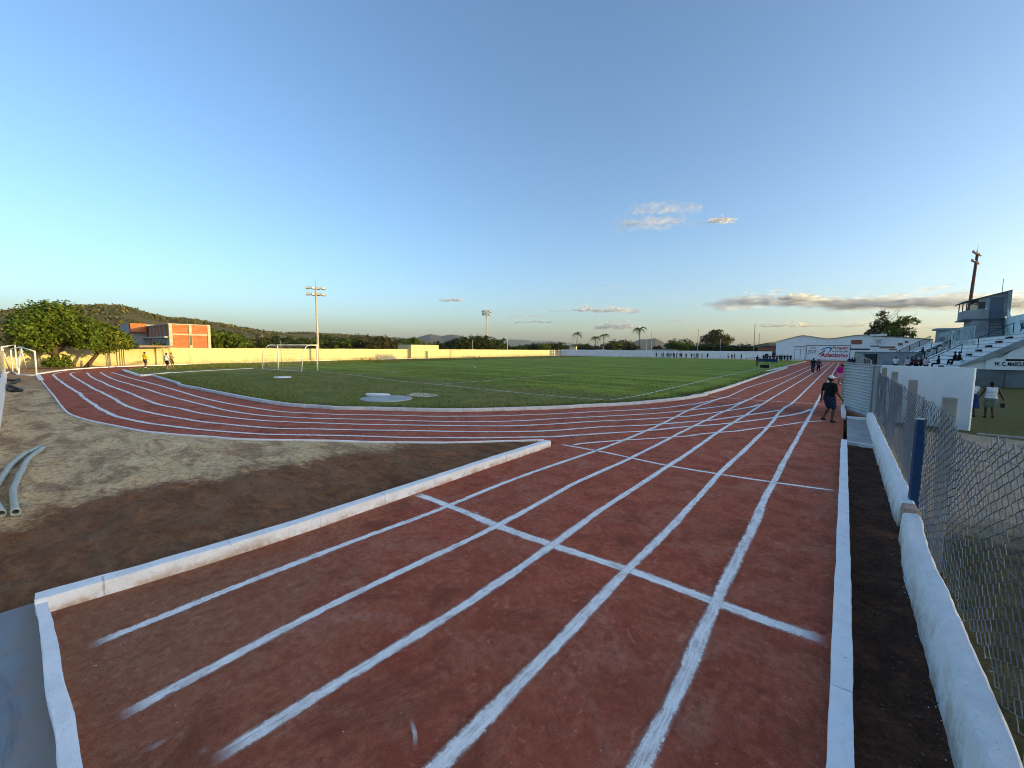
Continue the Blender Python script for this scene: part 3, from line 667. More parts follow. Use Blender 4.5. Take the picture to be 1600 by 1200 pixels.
# the two trees in the corner by the goal frames
T1 = at_d(84, 64.5)
t = thing('leafy_tree', 'big round dense green tree in the left corner behind the white goal frames', 'tree', T1)
lim = [(V(0, 0, 1.3), V(rg.uniform(-1, 1), rg.uniform(-1, 1), 2.6), V(rg.uniform(-3, 3), rg.uniform(-3, 3), rg.uniform(3.6, 6.4)), .13) for _ in range(12)]
trunk_mb([V(0, 0, -.1), V(.1, 0, .8), V(0, .1, 2.0), V(.2, .1, 4.6)], (.34, .26, .1), lim).build('trunk', MBARK, t, smooth=True)
lob = [(0, 0, 4.6, 2.5), (-2.2, -1.6, 4.0, 1.7), (2.0, 1.9, 4.0, 1.8), (1.0, .7, 5.6, 1.7), (-1.0, -.8, 5.5, 1.6), (2.7, 2.3, 3.0, 1.2), (-2.9, -2.3, 3.0, 1.35), (-1.6, 1.4, 3.9, 1.7), (2.0, -1.3, 3.8, 1.7), (.3, .2, 6.1, 1.15), (-2.6, -2.0, 4.9, 1.0), (1.9, 1.6, 5.1, 1.0), (.5, -.9, 3.0, 1.6), (3.0, 2.0, 3.9, .9)]
crown_mesh('crown', lob, 15000, .30, rg, ML_NEEM, .85).parent = t
T2 = at_d(131, 66.2)
t = thing('leaning_tree', 'smaller broad-leaved tree with a leaning trunk in front of the cream wall', 'tree', T2)
trunk_mb([V(0, 0, -.1), V(.35, .6, .9), V(.7, 1.2, 2.0), V(.5, 1.3, 3.4)], (.24, .17, .07), [(V(.55, 1.0, 1.6), V(rg.uniform(-.6, .9), rg.uniform(.2, 2), 2.6), V(rg.uniform(-1.6, 1.9), rg.uniform(-.8, 3.4), rg.uniform(2.6, 4.6)), .08) for _ in range(9)]).build('trunk', MBARK, t, smooth=True)
lob = [(.2, 1.0, 3.9, 1.55), (.6, 2.1, 3.2, 1.5), (-.4, .0, 3.6, 1.4), (.6, 2.9, 2.9, 1.2), (.2, .6, 4.7, .9), (.9, 2.2, 4.0, 1.0), (-.6, -.7, 2.9, 1.1), (1.0, 1.4, 2.6, 1.2), (.5, 3.6, 2.5, .75)]
crown_mesh('crown', lob, 5200, .36, rg, ML_SEA, .85, .25).parent = t
# weeds and a low bush under them
for i, (px, d, r, lab) in enumerate([(78, 63.2, .62, 'feathery low bush under the big round tree'), (98, 64.0, .75, 'taller feathery sapling between the two corner trees'), (242, 84.0, .95, 'small rounded shrub behind the wall beside the brick building')]):
    b = at_d(px, d, -.1 if i < 2 else -.5); s_ = thing('bush', lab, 'bush', b)
    trunk_mb([V(0, 0, 0), V(.05, 0, .5), V(0, .05, 1.0 if i < 2 else 2.2)], (.06, .04, .02), n=5).build('stem', MBARK, s_)
    crown_mesh('foliage', [(0, 0, .75 if i < 2 else 2.6, r), (r * .5, r * .5, .6 if i < 2 else 2.3, r * .7), (-r * .5, -r * .4, .65 if i < 2 else 2.4, r * .7), (0, .2, 1.3 if i < 2 else 3.0, r * .6)], 1100, .22, rg, ML_NEEM if i < 2 else ML_SEA).parent = s_

# scrub trees: five kinds, copied
protos = []
for k in range(6):
    t = thing('scrub_tree', 'x', 'tree', (0, 0, -50)); hgt = (4.6, 5.2, 3.8, 5.6, 4.4, 6.0)[k]; wd = (2.3, 2.0, 2.4, 2.2, 2.8, 2.4)[k]
    trunk_mb([V(0, 0, -.3), V(.1, .05, hgt * .3), V(.2, .1, hgt * .7)], (.17, .12, .05), [(V(.1, 0, hgt * .25), V(rg.uniform(-.8, .8), rg.uniform(-.8, .8), hgt * .45), V(rg.uniform(-1.5, 1.5), rg.uniform(-1.5, 1.5), hgt * .7), .07) for _ in range(6)], 6).build('trunk', MBARK, t)
    lob = [(0, 0, hgt * .62, wd * .72)] + [(rg.uniform(-1, 1) * wd * .75, rg.uniform(-1, 1) * wd * .75, hgt * rg.uniform(.34, .80), wd * rg.uniform(.32, .55)) for _ in range(9)]
    crown_mesh('crown', lob, 2600, .34, rg, (ML_SCRUB, ML_NEEM, ML_SCRUB, ML_SCRUB, ML_DRY, ML_NEEM)[k], .8).parent = t
    protos.append(t)
used = [False] * 6
def scrub(px, d, h, label, group, kind=None, wide=1.0):
    k = rg.randrange(6) if kind is None else kind; p = at_d(px, d, -.5); s = h / (4.6, 5.2, 3.8, 5.6, 4.4, 6.0)[k] * 1.02
    o = protos[k] if not used[k] else dup(protos[k]); used[k] = True
    o.location = p; o.rotation_euler = (0, 0, rg.random() * 6.28); o.scale = (s * wide, s * wide, s); o['label'] = label; o['group'] = group; return o
def zpx(px, py, d): return far(px, py, d).z
GA = 'scrub trees along the far side of the cream wall'
LA = 'scrubby dark green tree in the row right behind the cream side wall'
for px, py, d in [(338, 507, 98), (352, 511, 104), (366, 516, 100), (330, 512, 112)]: scrub(px, d, zpx(px, py, d) + .5, 'tall dark tree crowding the right side of the orange brick building', 'dark trees beside the brick building', rg.choice((1, 3)), 1.15)
px = 380
while px < 652:
    d = interp([(340, 96), (450, 104), (560, 112), (680, 128)], px) + rg.uniform(0, 16); scrub(px, d, zpx(px, rg.uniform(524, 536), d) + .5, LA, GA, None, rg.uniform(1.1, 1.6)); px += rg.uniform(8, 16)
px = 400
while px < 660:
    d = 170 + rg.uniform(0, 40); scrub(px, d, zpx(px, rg.uniform(523, 529), d) + .5, 'scrub tree in the second row farther behind the cream wall', 'second row of scrub trees behind the cream wall', None, 1.3); px += rg.uniform(13, 22)
for px, py in [(600, 531), (616, 533), (632, 533), (690, 537), (700, 534), (711, 528), (722, 526.5), (735, 525), (748, 525.5), (762, 527), (772, 529)]:
    d = 150 + rg.uniform(-6, 10)
    scrub(px, d, zpx(px, py, d) + .5, 'taller bushy tree around the foot of the middle floodlight mast' if px > 705 else 'low bushy tree behind the raised block of the cream wall', 'bushy trees around the middle mast' if px > 705 else 'low trees behind the raised wall block', rg.choice((0, 1, 2, 5)), 1.15)
px = 782
while px < 900:
    d = 185 + rg.uniform(0, 30); scrub(px, d, zpx(px, rg.uniform(532, 539), d) + .5, 'small scrub tree above the end of the cream wall, left of the palms', 'scrub trees above the end of the cream wall', None, 1.4); px += rg.uniform(8, 14)
for px, py in [(905, 536), (915, 537), (922, 539), (952, 537), (962, 533), (971, 531), (980, 533), (988, 539), (1028, 540), (1045, 535), (1055, 531), (1066, 530), (1077, 534), (1086, 537)]:
    d = 200 + rg.uniform(0, 20)
    scrub(px, d, zpx(px, py, d) + .5, 'rounded green tree between the palms above the white end wall' if px < 1000 else 'sunlit bushy tree above the white end wall, right of the tall palm', 'trees between the palms' if px < 1000 else 'bushy trees right of the tall palm', rg.choice((1, 5, 4)), 1.2)
px = 1092
while px < 1180:
    d = 178 + rg.uniform(0, 8); scrub(px, d, zpx(px, rg.uniform(536.5, 539.5), d) + .5, 'low dark hedge-like tree behind the white end wall under the round tree', 'hedge of low trees behind the end wall', rg.choice((0, 2, 3)), 1.5); px += rg.uniform(5, 9)
for px, py, d in [(1172, 541, 190), (1184, 539, 200)]: scrub(px, d, zpx(px, py, d) + .5, 'low dark hedge-like tree behind the white end wall under the round tree', 'hedge of low trees behind the end wall', 2, 1.3)
# big round tree on the right of the end wall
d = 215; b = at_d(1118, d, -.5); t = thing('round_tree', 'large dome-shaped tree rising alone over the hedge behind the end wall', 'tree', b); H = zpx(1118, 510, d) + .5
trunk_mb([V(0, 0, 0), V(.1, 0, 3), V(.1, .1, H * .6)], (.5, .38, .2), [(V(0, 0, 2.8), V(rg.uniform(-2, 2), rg.uniform(-2, 2), 5), V(rg.uniform(-5, 5), rg.uniform(-5, 5), H * .62), .2) for _ in range(9)]).build('trunk', MBARK, t)
lob = [(0, 0, H * .58, 4.2)] + [(6.0 * math.cos(a) * q, 6.0 * math.sin(a) * q, H * (.50 + .30 * (1 - q)), 2.7) for a, q in [(i * 1.05, rg.uniform(.55, 1)) for i in range(12)]] + [(rg.uniform(-2, 2), rg.uniform(-2, 2), H * .80, 2.0) for _ in range(4)]
crown_mesh('crown', lob, 9000, .6, rg, ML_DRY, .72).parent = t
# trees behind the white hall
for px, py, d, w, m_, lab in [(1378, 482, 176, 1.0, ML_DRY, 'thin-crowned tree with bare curling top twigs rising behind the white hall'), (1408, 492, 172, .95, ML_NEEM, 'tree with drooping palm-like fronds behind the right part of the white hall')]:
    b = at_d(px, d, -.5); H = zpx(px, py, d) + .5; t = thing('ragged_tree', lab, 'tree', b)
    tw = [(V(0, 0, H * .4), V(rg.uniform(-1.5, 1.5), rg.uniform(-1, 1), H * .7), V(rg.uniform(-3.6, 3.6), rg.uniform(-2, 2), H * rg.uniform(.8, 1.05)), .11) for _ in range(12)]
    trunk_mb([V(0, 0, 0), V(.2, 0, H * .4), V(0, .2, H * .8)], (.35, .25, .08), tw).build('trunk', MBARK, t)
    lob = [(rg.uniform(-3, 3), rg.uniform(-2, 2), H * rg.uniform(.42, .90), rg.uniform(.9, 1.7)) for _ in range(15)]
    crown_mesh('crown', lob, 6800, .42, rg, m_, .9, .5, 10).parent = t
    if m_ is ML_NEEM:
        mb = MB()
        for k in range(16):
            a = rg.random() * 6.28; c = Vector((math.cos(a), math.sin(a), 0)); L = rg.uniform(2.2, 3.6); p0 = V(-.3, 0, H * .60)
            prev = None
            for j in range(8):
                q = j / 7; p = p0 + c * L * q + V(0, 0, L * (.75 * q - .95 * q * q)); s_ = c.cross(V(0, 0, 1)) * .42 * math.sin(math.pi * min(1, .15 + q * .8))
                if prev: mb.poly([prev[0] - prev[1], p - s_, p, prev[0]]); mb.poly([prev[0], p, p + s_ - V(0, 0, .1), prev[0] + prev[1] - V(0, 0, .1)])
                prev = (p, s_)
        mb.build('fronds', ML_PALM, t, fix=False)
# palms
def palm(px, py, d, label, lean=0.0, nf=22, L=3.4):
    b = at_d(px, d, -.5); H = zpx(px, py, d) + .5; t = thing('palm_tree', label, 'palm', b)
    trunk_mb([V(0, 0, 0), V(lean * .3, 0, H * .4), V(lean, 0, H)], (.26, .19, .15), n=7).build('trunk', MBARK, t, smooth=True)
    mb = MB()
    for k in range(nf):
        a = k * 2.4 + rg.uniform(-.3, .3); c = Vector((math.cos(a), math.sin(a), 0)); up = rg.uniform(-.25, 1.25); l = L * rg.uniform(.8, 1.1); sd = c.cross(V(0, 0, 1)); pts = []
        for j in range(11):
            q = j / 10; pts.append(V(lean, 0, H) + c * l * q * (1 - .25 * max(0, up) * (1 - q)) + V(0, 0, l * (up * q - (.75 + .35 * up) * q * q)))
        mb.tube(pts, [.05 * (1 - j / 12) for j in range(11)], 3)
        for j in range(1, 11):
            w = .75 * math.sin(math.pi * min(1, .12 + j / 11 * .85)); dd = (pts[j] - pts[j - 1])
            for sg in (-1, 1):
                for q in (0, .5):
                    p = pts[j] - dd * q; mb.poly([p - dd * .16, p + dd * .16, p + sd * sg * w * .75 + dd * .6 + V(0, 0, -w * .55)])
    mb.build('fronds', ML_PALM, t, fix=False)
palm(901, 521, 235, 'slim palm standing apart at the left of the four palms', .2)
palm(931, 527.5, 238, 'shortest palm, close to the left of another palm', -.3)
palm(943, 524, 236, 'palm standing just right of the shortest palm', .1)
palm(1000, 514, 205, 'tallest palm above the white end wall, left of the far goal', -.5, 26, 3.8)
# tree cover on the near hills: reads as one mass
mb = MB()
for rows, n, smin, smax in ((rows1, 9000, .55, 1.5), (rows2, 4200, 1.4, 2.8)):
    for _ in range(n):
        i = rg.randrange(len(rows) - 1); k = 1 + int(12.5 * rg.random() ** .7); k = min(k, 13); q = Vector(rows[i][k]).lerp(Vector(rows[i + 1][k]), rg.random()).lerp(Vector(rows[i][k + 1]), rg.random() * .6)
        if fbm(q.x * .018, q.y * .018, 5, 3) < -.12: continue
        s = smin + (smax * 1.5 - smin) * rg.random() ** 2.6
        for _ in range(11):
            p = q + Vector((rg.gauss(0, .5), rg.gauss(0, .5), rg.gauss(.35, .28))) * s; nn = Vector((rg.gauss(0, 1), rg.gauss(0, 1), rg.gauss(.5, 1))).normalized(); tt = nn.cross(Vector((rg.gauss(0, 1), 1, .3))).normalized(); bb = nn.cross(tt)
            tt *= s * .42; bb *= s * .34; mb.poly([p - tt, p - bb, p + tt, p + bb])
tag(mb.build('hillside_scrub', m_leaf('leaf_hillside', (.050, .060, .018), (.095, .095, .032), (.155, .130, .050), .1), fix=False), kind='stuff')

# ------------------------------------------------------------------ walls round the ground
MCREAM = m_wall('cream_limewash', (.60, .54, .30), (.36, .26, .13), .6)
MWHITEW = m_wall('white_limewash', (.84, .85, .84), (.42, .40, .36), .35)
def wall_run(mb, pts, h, th=.18, zb=-.5, tops=None):
    # pts along the inner face, going so that the outside lies to the left of travel
    ds = offset_dirs(pts); rows = []
    for i, p in enumerate(pts):
        o = p - ds[i] * th; t = h + .05 * fbm(p.x * .25, p.y * .25, 3)
        rows.append([V(p.x, p.y, zb), V(p.x, p.y, t), V(o.x, o.y, t), V(o.x, o.y, zb)])
    mb.strip(rows, True)
sw = thing('boundary_wall', 'long cream side wall in low sun with brown stains, doorway and raised block', 'wall')
mb = MB(); wall_run(mb, resample(wallb[:-1] + [V(-85.6, 128)], 2.0), 2.22); mb.build('wall', MCREAM, sw)
# raised block with a narrow doorway
pA, pB = onX(640, 560.6, wallb[7].x - .1), g(683, 559.4)
pA = g(640, 560.6); dirw = (pB - pA).normalized(); nw = V(dirw.y, -dirw.x)
if nw.x < 0: nw = -nw
def wp(px_, off=0.0, z=0.0):                      # point on the block's face at pixel column px_
    q = (px_ - 640) / 43.0; p = pA + (pB - pA) * q + nw * off; return V(p.x, p.y, z)
hb = top(660, 539, pA * .5 + pB * .5)
mb = MB(); a, b = wp(640, .5), wp(683, .5); c, d = wp(683, -3.4), wp(640, -3.4)
mb.strip([[V(q.x, q.y, z) for q in (a, b, c, d)] for z in (-.5, hb)], True); o = bevel(mb.build('raised_block', MCREAM, sw), .04)
mb = MB(); a, b, c, d = wp(660.8, .505), wp(664.6, .505), wp(664.6, .52), wp(660.8, .52); mb.strip([[V(q.x, q.y, z) for q in (a, b, c, d)] for z in (.02, 1.75)], True); mb.build('door', plain('dark_door', (.16, .14, .11)), sw)
mb = MB()
for (u0, u1, z0, z1) in ((660.0, 660.8, 0, 1.9), (664.6, 665.4, 0, 1.9), (660.0, 665.4, 1.75, 1.9)):
    a, b, c, d = wp(u0, .5), wp(u1, .5), wp(u1, .56), wp(u0, .56); mb.strip([[V(q.x, q.y, z) for q in (a, b, c, d)] for z in (z0, z1)], True)
mb.build('door_frame', MCREAM, sw)
for (x0, x1, lab) in ((559, 590, 'long low brown bench at the foot of the cream wall, left of the raised block'), (728, 748, 'shorter low bench at the foot of the cream wall, right of the raised block')):
    a = g(x0, 563.0 if x0 < 600 else 558.9); b = g(x1, 562.0 if x0 < 600 else 558.4); u = (b - a); L = u.length; rz = math.atan2(u.y, u.x)
    t = thing('bench', lab, 'bench', a + V(.8, 0, LZ) , rz)
    MB().box((0, -.2, .38), (L, .2, .45)).build('seat', plain('bench_wood', (.42, .24, .12)), t)
    for q in (.1, .5, .9): MB().box((L * q - .08, -.16, 0), (L * q + .08, .16, .38)).build('leg', MCREAM, t)
nb = [CORNER + V(-.2, 0), V(-60, 141.5), V(-40, 144), V(-17.2, 147.0)]
t = thing('end_wall', 'long white end wall in shade behind the far goal', 'wall'); mb = MB(); wall_run(mb, resample(nb, 3), 2.45); mb.build('wall', MWHITEW, t)
# metal-barred gate in the corner between the two walls
t = thing('corner_gate', 'pale barred double gate closing the corner between the cream and the white wall', 'gate', V(-85.6, 128.2))
MPALE = plain('pale_metal', (.70, .66, .55), .5); Lg = 9.6
for y in (0, 1.6, 3.2, 6.4, 9.4): MB().box((-.1, y - .12, -.3), (.1, y + .12, 2.35)).build('post', MPALE, t)
mb = MB()
for i in range(34): mb.box((-.02, .15 + i * .275, .1), (.02, .20 + i * .275, 2.15))
for z in (.15, 1.1, 2.1): mb.box((-.03, 0, z), (.03, Lg, z + .06))
mb.build('bars', MPALE, t)
b = at_d(895.5, 178); t = thing('water_tank', 'small cream box tank standing above the start of the white end wall', 'tank', V(b.x, b.y, -.5), R_(20))
MB().box((-1.4, -1.2, 0), (1.4, 1.2, 4.2)).build('tank', MCREAM, t); MB().box((-1.55, -1.35, 4.2), (1.55, 1.35, 4.32)).build('lid', MCON, t)

# low white wall, posts and mesh along the near straight (left edge of the picture)
t = thing('low_wall', 'low white wall with wire mesh at the very left edge of the picture', 'wall')
wy = lambda x: .085 - .0114 * (x + 41)
mb = MB(); mb.strip([[V(x, y + wy(x), z + .03 * fbm(x * .7, k, 2)) for k, (y, z) in enumerate(((.02, -.1), (-.04, .82), (-.22, .84), (-.26, -.1)))] for x in frange(-47.8, -8, .5)], True); mb.build('wall', MW2, t)
for x in (-47.6, -44, -40.4, -36.8, -33.2, -29.6, -26, -22.4, -18.8): MB().box((x - .07, wy(x) - .21, .7), (x + .07, wy(x) - .07, 2.05)).build('post', MCON, t)
mb = MB()
MWIRE = plain('galvanised_wire', (.15, .17, .185), .5, .3)
for i in range(140):
    x = -47.6 + i * .19
    for sg in (-1, 1): mb.tube([(x, wy(x) - .14, .84), (x + sg * 1.1, wy(x) - .14, 1.98)], .006, 3, False)
mb.build('wire_mesh', MWIRE, t)
# old portable goals by that wall
MWP = plain('white_painted_pipe', (.82, .80, .74), .5)
def pipe_goal(lab, feet, tops, bars):
    # feet / tops: pixel columns and rows where the frame meets the ground, and heights above those feet
    B = [g(x, y) for x, y in feet]; o = B[0]; t = thing('portable_goal', lab, 'goal', o, 0, 'portable goals in the left corner')
    T = [V(*(sum((B[k] for k in ks), V(0, 0)) / len(ks))[:2], h) - o for ks, h in tops]; B = [b - o for b in B]; P = B + T
    for nm, a, b in bars: MB().tube([tuple(P[a] + V(0, 0, .03 if a < len(B) else 0)), tuple(P[b] + V(0, 0, .03 if b < len(B) else 0))], .055, 8).build(nm, MWP, t, True)
    return t
pipe_goal('white tubular goal frame standing at the outer kerb corner, nearest of the pipe frames', [(57.5, 587), (42, 580.5), (29, 586.5), (20, 581)], [((0,), 1.95), ((1, 2), 2.28), ((3,), 2.05)],
    [('post', 0, 4), ('post', 1, 5), ('brace', 2, 5), ('post', 3, 6), ('crossbar', 4, 5), ('crossbar', 5, 6), ('ground_bar', 0, 2), ('ground_bar', 2, 3)])
pipe_goal('white tubular goal frame leaning behind the nearer one, against the left wall', [(16, 580.5), (9, 584), (27, 579), (4, 582)], [((1, 3), 2.25), ((2,), 2.45)],
    [('post', 0, 4), ('post', 3, 4), ('post', 2, 5), ('crossbar', 4, 5), ('ground_bar', 0, 1)])
# hoses and pipes
hp = [(9, 593), (20, 596), (30, 594), (24, 599), (15, 602), (22, 607), (34, 612), (22, 613), (12, 609), (9, 604)]
mb = MB(); P = resample([g(x, y) + V(0, 0, .06 + .02 * (i % 2)) for i, (x, y) in enumerate(hp)], .12); mb.tube(P, .075, 7)
tag(mb.build('hose', plain('black_rubber', (.03, .03, .032), .5), smooth=True), 'black hose lying in loose coils beside the low white wall', 'hose')
def pipe(px, lab, r=.046):
    t = thing('drain_pipe', lab, 'pipe', (0, 0, 0), 0, 'curved grey pipes on the dirt'); P = resample([g(x, y, .07) for x, y in px], .12)
    P = [V(p.x, p.y, max(dz(p.x, p.y), .0) + r + .01) for p in P]; mp = plain('grey_pvc', (.42, .46, .42), .45); mb = MB(); mb.tube(P, r, 14, False); n = len(P)
    mb.strip([[tuple(P[j] + (Vector(mb.v[j * 14 + k]) - P[j]) * .86) for k in range(14)] for j in range(n)], False)
    for j in (0, n - 1):
        for k in range(14):
            a, b = j * 14 + k, j * 14 + (k + 1) % 14; mb.f.append((a, b, b + n * 14, a + n * 14))
    mb.build('tube', mp, t, True); c = MB(); e = [P[-1] - (P[-1] - P[-2]).normalized() * .16, P[-1] + (P[-1] - P[-2]).normalized() * .012]
    c.tube(e, r * 1.16, 14, False); c.tube(e, r * .9, 14, False)
    for k in range(14): a, b = 14 + k, 14 + (k + 1) % 14; c.f.append((a, b, b + 28, a + 28))
    c.build('socket', mp, t, True); return t
pipe([(68, 698.5), (45, 716), (30, 744), (21, 762), (21, 780), (24, 799)], 'curved grey plastic pipe lying whole on the dirt, open socket end in view')
pipe([(61, 698.5), (40, 708), (20, 723), (5, 742), (-8, 765), (-6, 785), (2, 801)], 'curved grey plastic pipe cut by the left edge of the picture')

# ------------------------------------------------------------------ brick building behind the wall
MBRICK = m_brick(); MCC = m_concrete('cast_concrete', (.52, .47, .36)); MREN = m_concrete('blue_grey_render', (.34, .36, .37), .7)
bb = thing('brick_building', 'two-storey unfinished orange brick building with concrete frame behind the cream wall', 'building', V(-85, 17.2, -.5))
H = 6.6; Wd, Ln = 5.6, 16.5                      # local: +x faces the field, -y the street side
mb = MB().box((-Ln, .12, 0), (-.12, Wd - .12, H - .15)); mb.build('wall', MBRICK, bb)
for y0, y1 in ((0, .42), (Wd / 2 - .2, Wd / 2 + .2), (Wd - .42, Wd)): MB().box((-.5, y0, 0), (.03, y1, H)).build('column', MCC, bb)
MB().box((-.46, .42, 4.75), (.02, Wd / 2 - .2, 4.98)).build('beam', MCC, bb); MB().box((-.46, Wd / 2 + .2, 4.75), (.02, Wd - .42, 4.98)).build('beam', MCC, bb)
MB().box((-.1, Wd / 2 - .14, 3.1), (.05, Wd / 2 + .14, 4.72)).build('window', plain('dark_glass', (.06, .06, .05), .25), bb)
MB().box((-Ln, -.02, 0), (-.5, .10, 4.35)).build('front_wall', MREN, bb)
MB().box((-Ln, -.55, 4.3), (-.3, .12, 4.5)).build('ledge', MCC, bb)
for i in range(5): MB().box((-3.2 - i * 2.6, -.03, 4.5), (-3.0 - i * 2.6, .12, H - .12)).build('pier', MREN, bb)
for i, x in enumerate((-2.6, -5.4, -8.2, -10.6)):
    w = MB().box((x - 1.0, -.06, 2.75), (x + .9, .02, 4.05)).build('window', MREN, bb)
    MB().box((x - .85, -.075, 2.88), (x + .75, -.06, 3.94)).build('pane', plain('dim_glass', (.10, .12, .08), .2), w)
MB().box((-14.2, -.08, 2.4), (-12.2, .02, 4.25)).build('brick_panel', MBRICK, bb)
MB().box((-Ln - .2, -.1, H - .15), (-.0, Wd, H - .02)).build('roof', MCC, bb)
wg = MB().box((-Ln - 6.5, -2.6, 0), (-Ln, Wd, 6.9)).build('side_wing', MREN, bb)
MB().box((-Ln - 3.2, -2.68, 3.0), (-Ln - 1.4, -2.6, 4.0)).build('window', plain('dim_glass', (.10, .12, .08), .2), wg)
MB().box((-Ln - .3, -2.3, 5.4), (-Ln + 1.2, -.1, 7.0)).build('upper_brickwork', MBRICK, bb)
mb = MB(); mb.poly([(-7.4, -1.0, 2.2), (-3.2, -1.0, 3.35), (-3.2, .0, 3.35), (-7.4, .0, 2.2)]); mb.poly([(-7.4, -1.0, 2.1), (-7.4, .0, 2.1), (-3.2, .0, 3.25), (-3.2, -1.0, 3.25)]); mb.poly([(-7.4, -1.0, 2.1), (-3.2, -1.0, 3.25), (-3.2, -1.0, 3.35), (-7.4, -1.0, 2.2)]); mb.build('awning', MCC, bb)
MB().bar((-3.2, -.9, 3.3), (-2.2, -.9, 2.1), .12).build('awning_arm', MCC, bb)
# lean-to roof and posts at the wall below the brick building
t = thing('shelter', 'flat brown concrete canopy on posts against the cream wall below the brick building', 'shelter')
p0, p1 = g(203, 571.5), g(262, 569.3); u = (p1 - p0).normalized(); nn = V(u.y, -u.x); nn = nn if nn.x > 0 else -nn
def sp(q, off, z): p = p0 + (p1 - p0) * q + nn * off; return V(p.x, p.y, z)
mb = MB(); mb.strip([[sp(q, o_, z) for (q, o_) in ((0, -.4), (1, -.4), (1, 1.5), (0, 1.5))] for z in (2.28, 2.52)], True); mb.build('roof', m_concrete('stained_slab', (.30, .21, .13)), t)
for q in (.66, .83): mb = MB(); mb.strip([[sp(q, 1.3, z) + V(.1 * math.cos(a), .1 * math.sin(a)) for a in (0, 1.57, 3.14, 4.71)] for z in (0, 2.28)], True); mb.build('post', MCREAM, t)
for px, lab in ((183.5, 'leftmost'), (188.0, 'second from the left'), (191.5, 'third from the left'), (194.5, 'rightmost')):
    b = g(px, 572.2); tag(MB().tube([(b.x, b.y, -.1), (b.x, b.y, 2.1)], .05, 6).build('thin_post', plain('weathered_wood', (.20, .13, .08))), 'thin dark post by the wall under the leaning tree, %s of four' % lab, 'post', 'thin posts by the wall')

# ------------------------------------------------------------------ white hall, small brick house, banner
MHALL = m_wall('peeling_white', (.82, .84, .85), (.36, .36, .35), .45); MRED = m_concrete('red_brown_patch', (.30, .13, .09)); MROOF = m_concrete('roof_edge', (.26, .22, .18))
hall = thing('white_hall', 'large peeling white hall with a low wavy roofline behind the banner', 'building')
YH = 150.0; prof = [onY(x, y, YH) for x, y in [(1213, 534.5), (1228, 530.5), (1244, 526.5), (1254, 524.6), (1264, 525.6), (1280, 528.2), (1293, 529.8), (1303, 529.2), (1320, 526.6), (1338, 524.2), (1354, 523.4), (1362, 525.5), (1385, 526.4), (1412, 527.4), (1440, 529.5), (1458, 531)]]
mb = MB(); mb.strip([[V(p.x, YH, -.5), V(p.x, YH, p.z), V(p.x, YH + 26, p.z), V(p.x, YH + 26, -.5)] for p in prof], True); mb.build('wall', MHALL, hall)
mb = MB(); mb.strip([[V(p.x, YH - .25, p.z + .02), V(p.x, YH - .25, p.z + .16), V(p.x, YH + 26.2, p.z + .16), V(p.x, YH + 26.2, p.z + .02)] for p in prof], True); mb.build('roof', MROOF, hall)
def patch(nm, x0, y0, x1, y1, mat, pr=.06, Y=YH, par=None):
    a, b = onY(x0, y1, Y), onY(x1, y0, Y); return MB().box((a.x, Y - pr, a.z), (b.x, Y + .01, b.z)).build(nm, mat, par or hall)
patch('brick_infill', 1329.5, 531, 1347.5, 538, MRED); patch('window', 1360, 540, 1374, 541.6, plain('dark_gap', (.05, .05, .05))); patch('brick_infill', 1374, 541.2, 1399, 544.2, MRED)
patch('brick_infill', 1328, 544.6, 1359, 546.8, plain('dark_gap', (.05, .05, .05))); patch('window', 1403, 535.8, 1410.5, 540, MRED, .05); patch('window', 1413.5, 532.3, 1419.5, 536, MRED, .05); patch('brick_infill', 1389, 545.3, 1402, 547.2, MRED)
patch('cornice', 1240, 541.0, 1259, 541.8, MCON, .2); pw = patch('raised_parapet', 1359, 521.5, 1386, 525.0, MHALL, .5)
patch('dark_cap', 1359.5, 518.5, 1376, 522, plain('dark_gap', (.05, .05, .05)), .7)
rg2 = random.Random(3); mb = MB()
for i in range(60):                               # smoke-dark scrawl left on the plaster
    px, py = rg2.gauss(1373, 6), rg2.gauss(533, 3.0); a = onY(px, py, YH); mb.bar((a.x, YH - .025, a.z), (a.x + rg2.uniform(-.6, .6), YH - .025, a.z + rg2.uniform(-.45, .45)), .10, .02)
mb.build('stain', m_concrete('soot', (.30, .31, .32)), hall)
# door frame of pipes on the hall's front
t = thing('pipe_frame', 'double door frame of thin grey pipes standing before the white hall', 'frame', (0, 0, 0)); mg = plain('grey_pipe', (.16, .20, .22))
for x in (1241.5, 1250, 1257.5): a = onY(x, 559, 140); b = onY(x, 545.5, 140); MB().tube([(a.x, 140, 0), (a.x, 140, b.z)], .06, 6).build('post', mg, t)
a, b = onY(1241.5, 545.5, 140), onY(1257.5, 545.5, 140); MB().tube([tuple(a), tuple(b)], .06, 6).build('lintel', mg, t)
# small brick house left of the hall
hs = thing('brick_house', 'small reddish brick house with a low roof behind the white wall, left of the hall', 'house'); a, b = onY(1184, 547, 168), onY(1215, 538.5, 168)
MB().box((a.x, 168, -.5), (b.x, 176, a.z + 1.25)).build('wall', MRED, hs); c = onY(1205, 538.5, 168)
MB().box((c.x, 167.6, a.z + 1.25), (b.x + .3, 176, b.z - .3)).build('upper_storey', m_concrete('dark_render', (.20, .17, .15)), hs); d = onY(1192, 540, 168)
mb = MB(); mb.strip([[V(a.x - .3, y, a.z + 1.2), V(a.x - .3, y, a.z + 1.4), V(c.x, y, b.z - .2), V(c.x, y, b.z - .4)] for y in (167.4, 176.3)], True); mb.build('roof', m_concrete('grey_tiles', (.30, .31, .31)), hs)
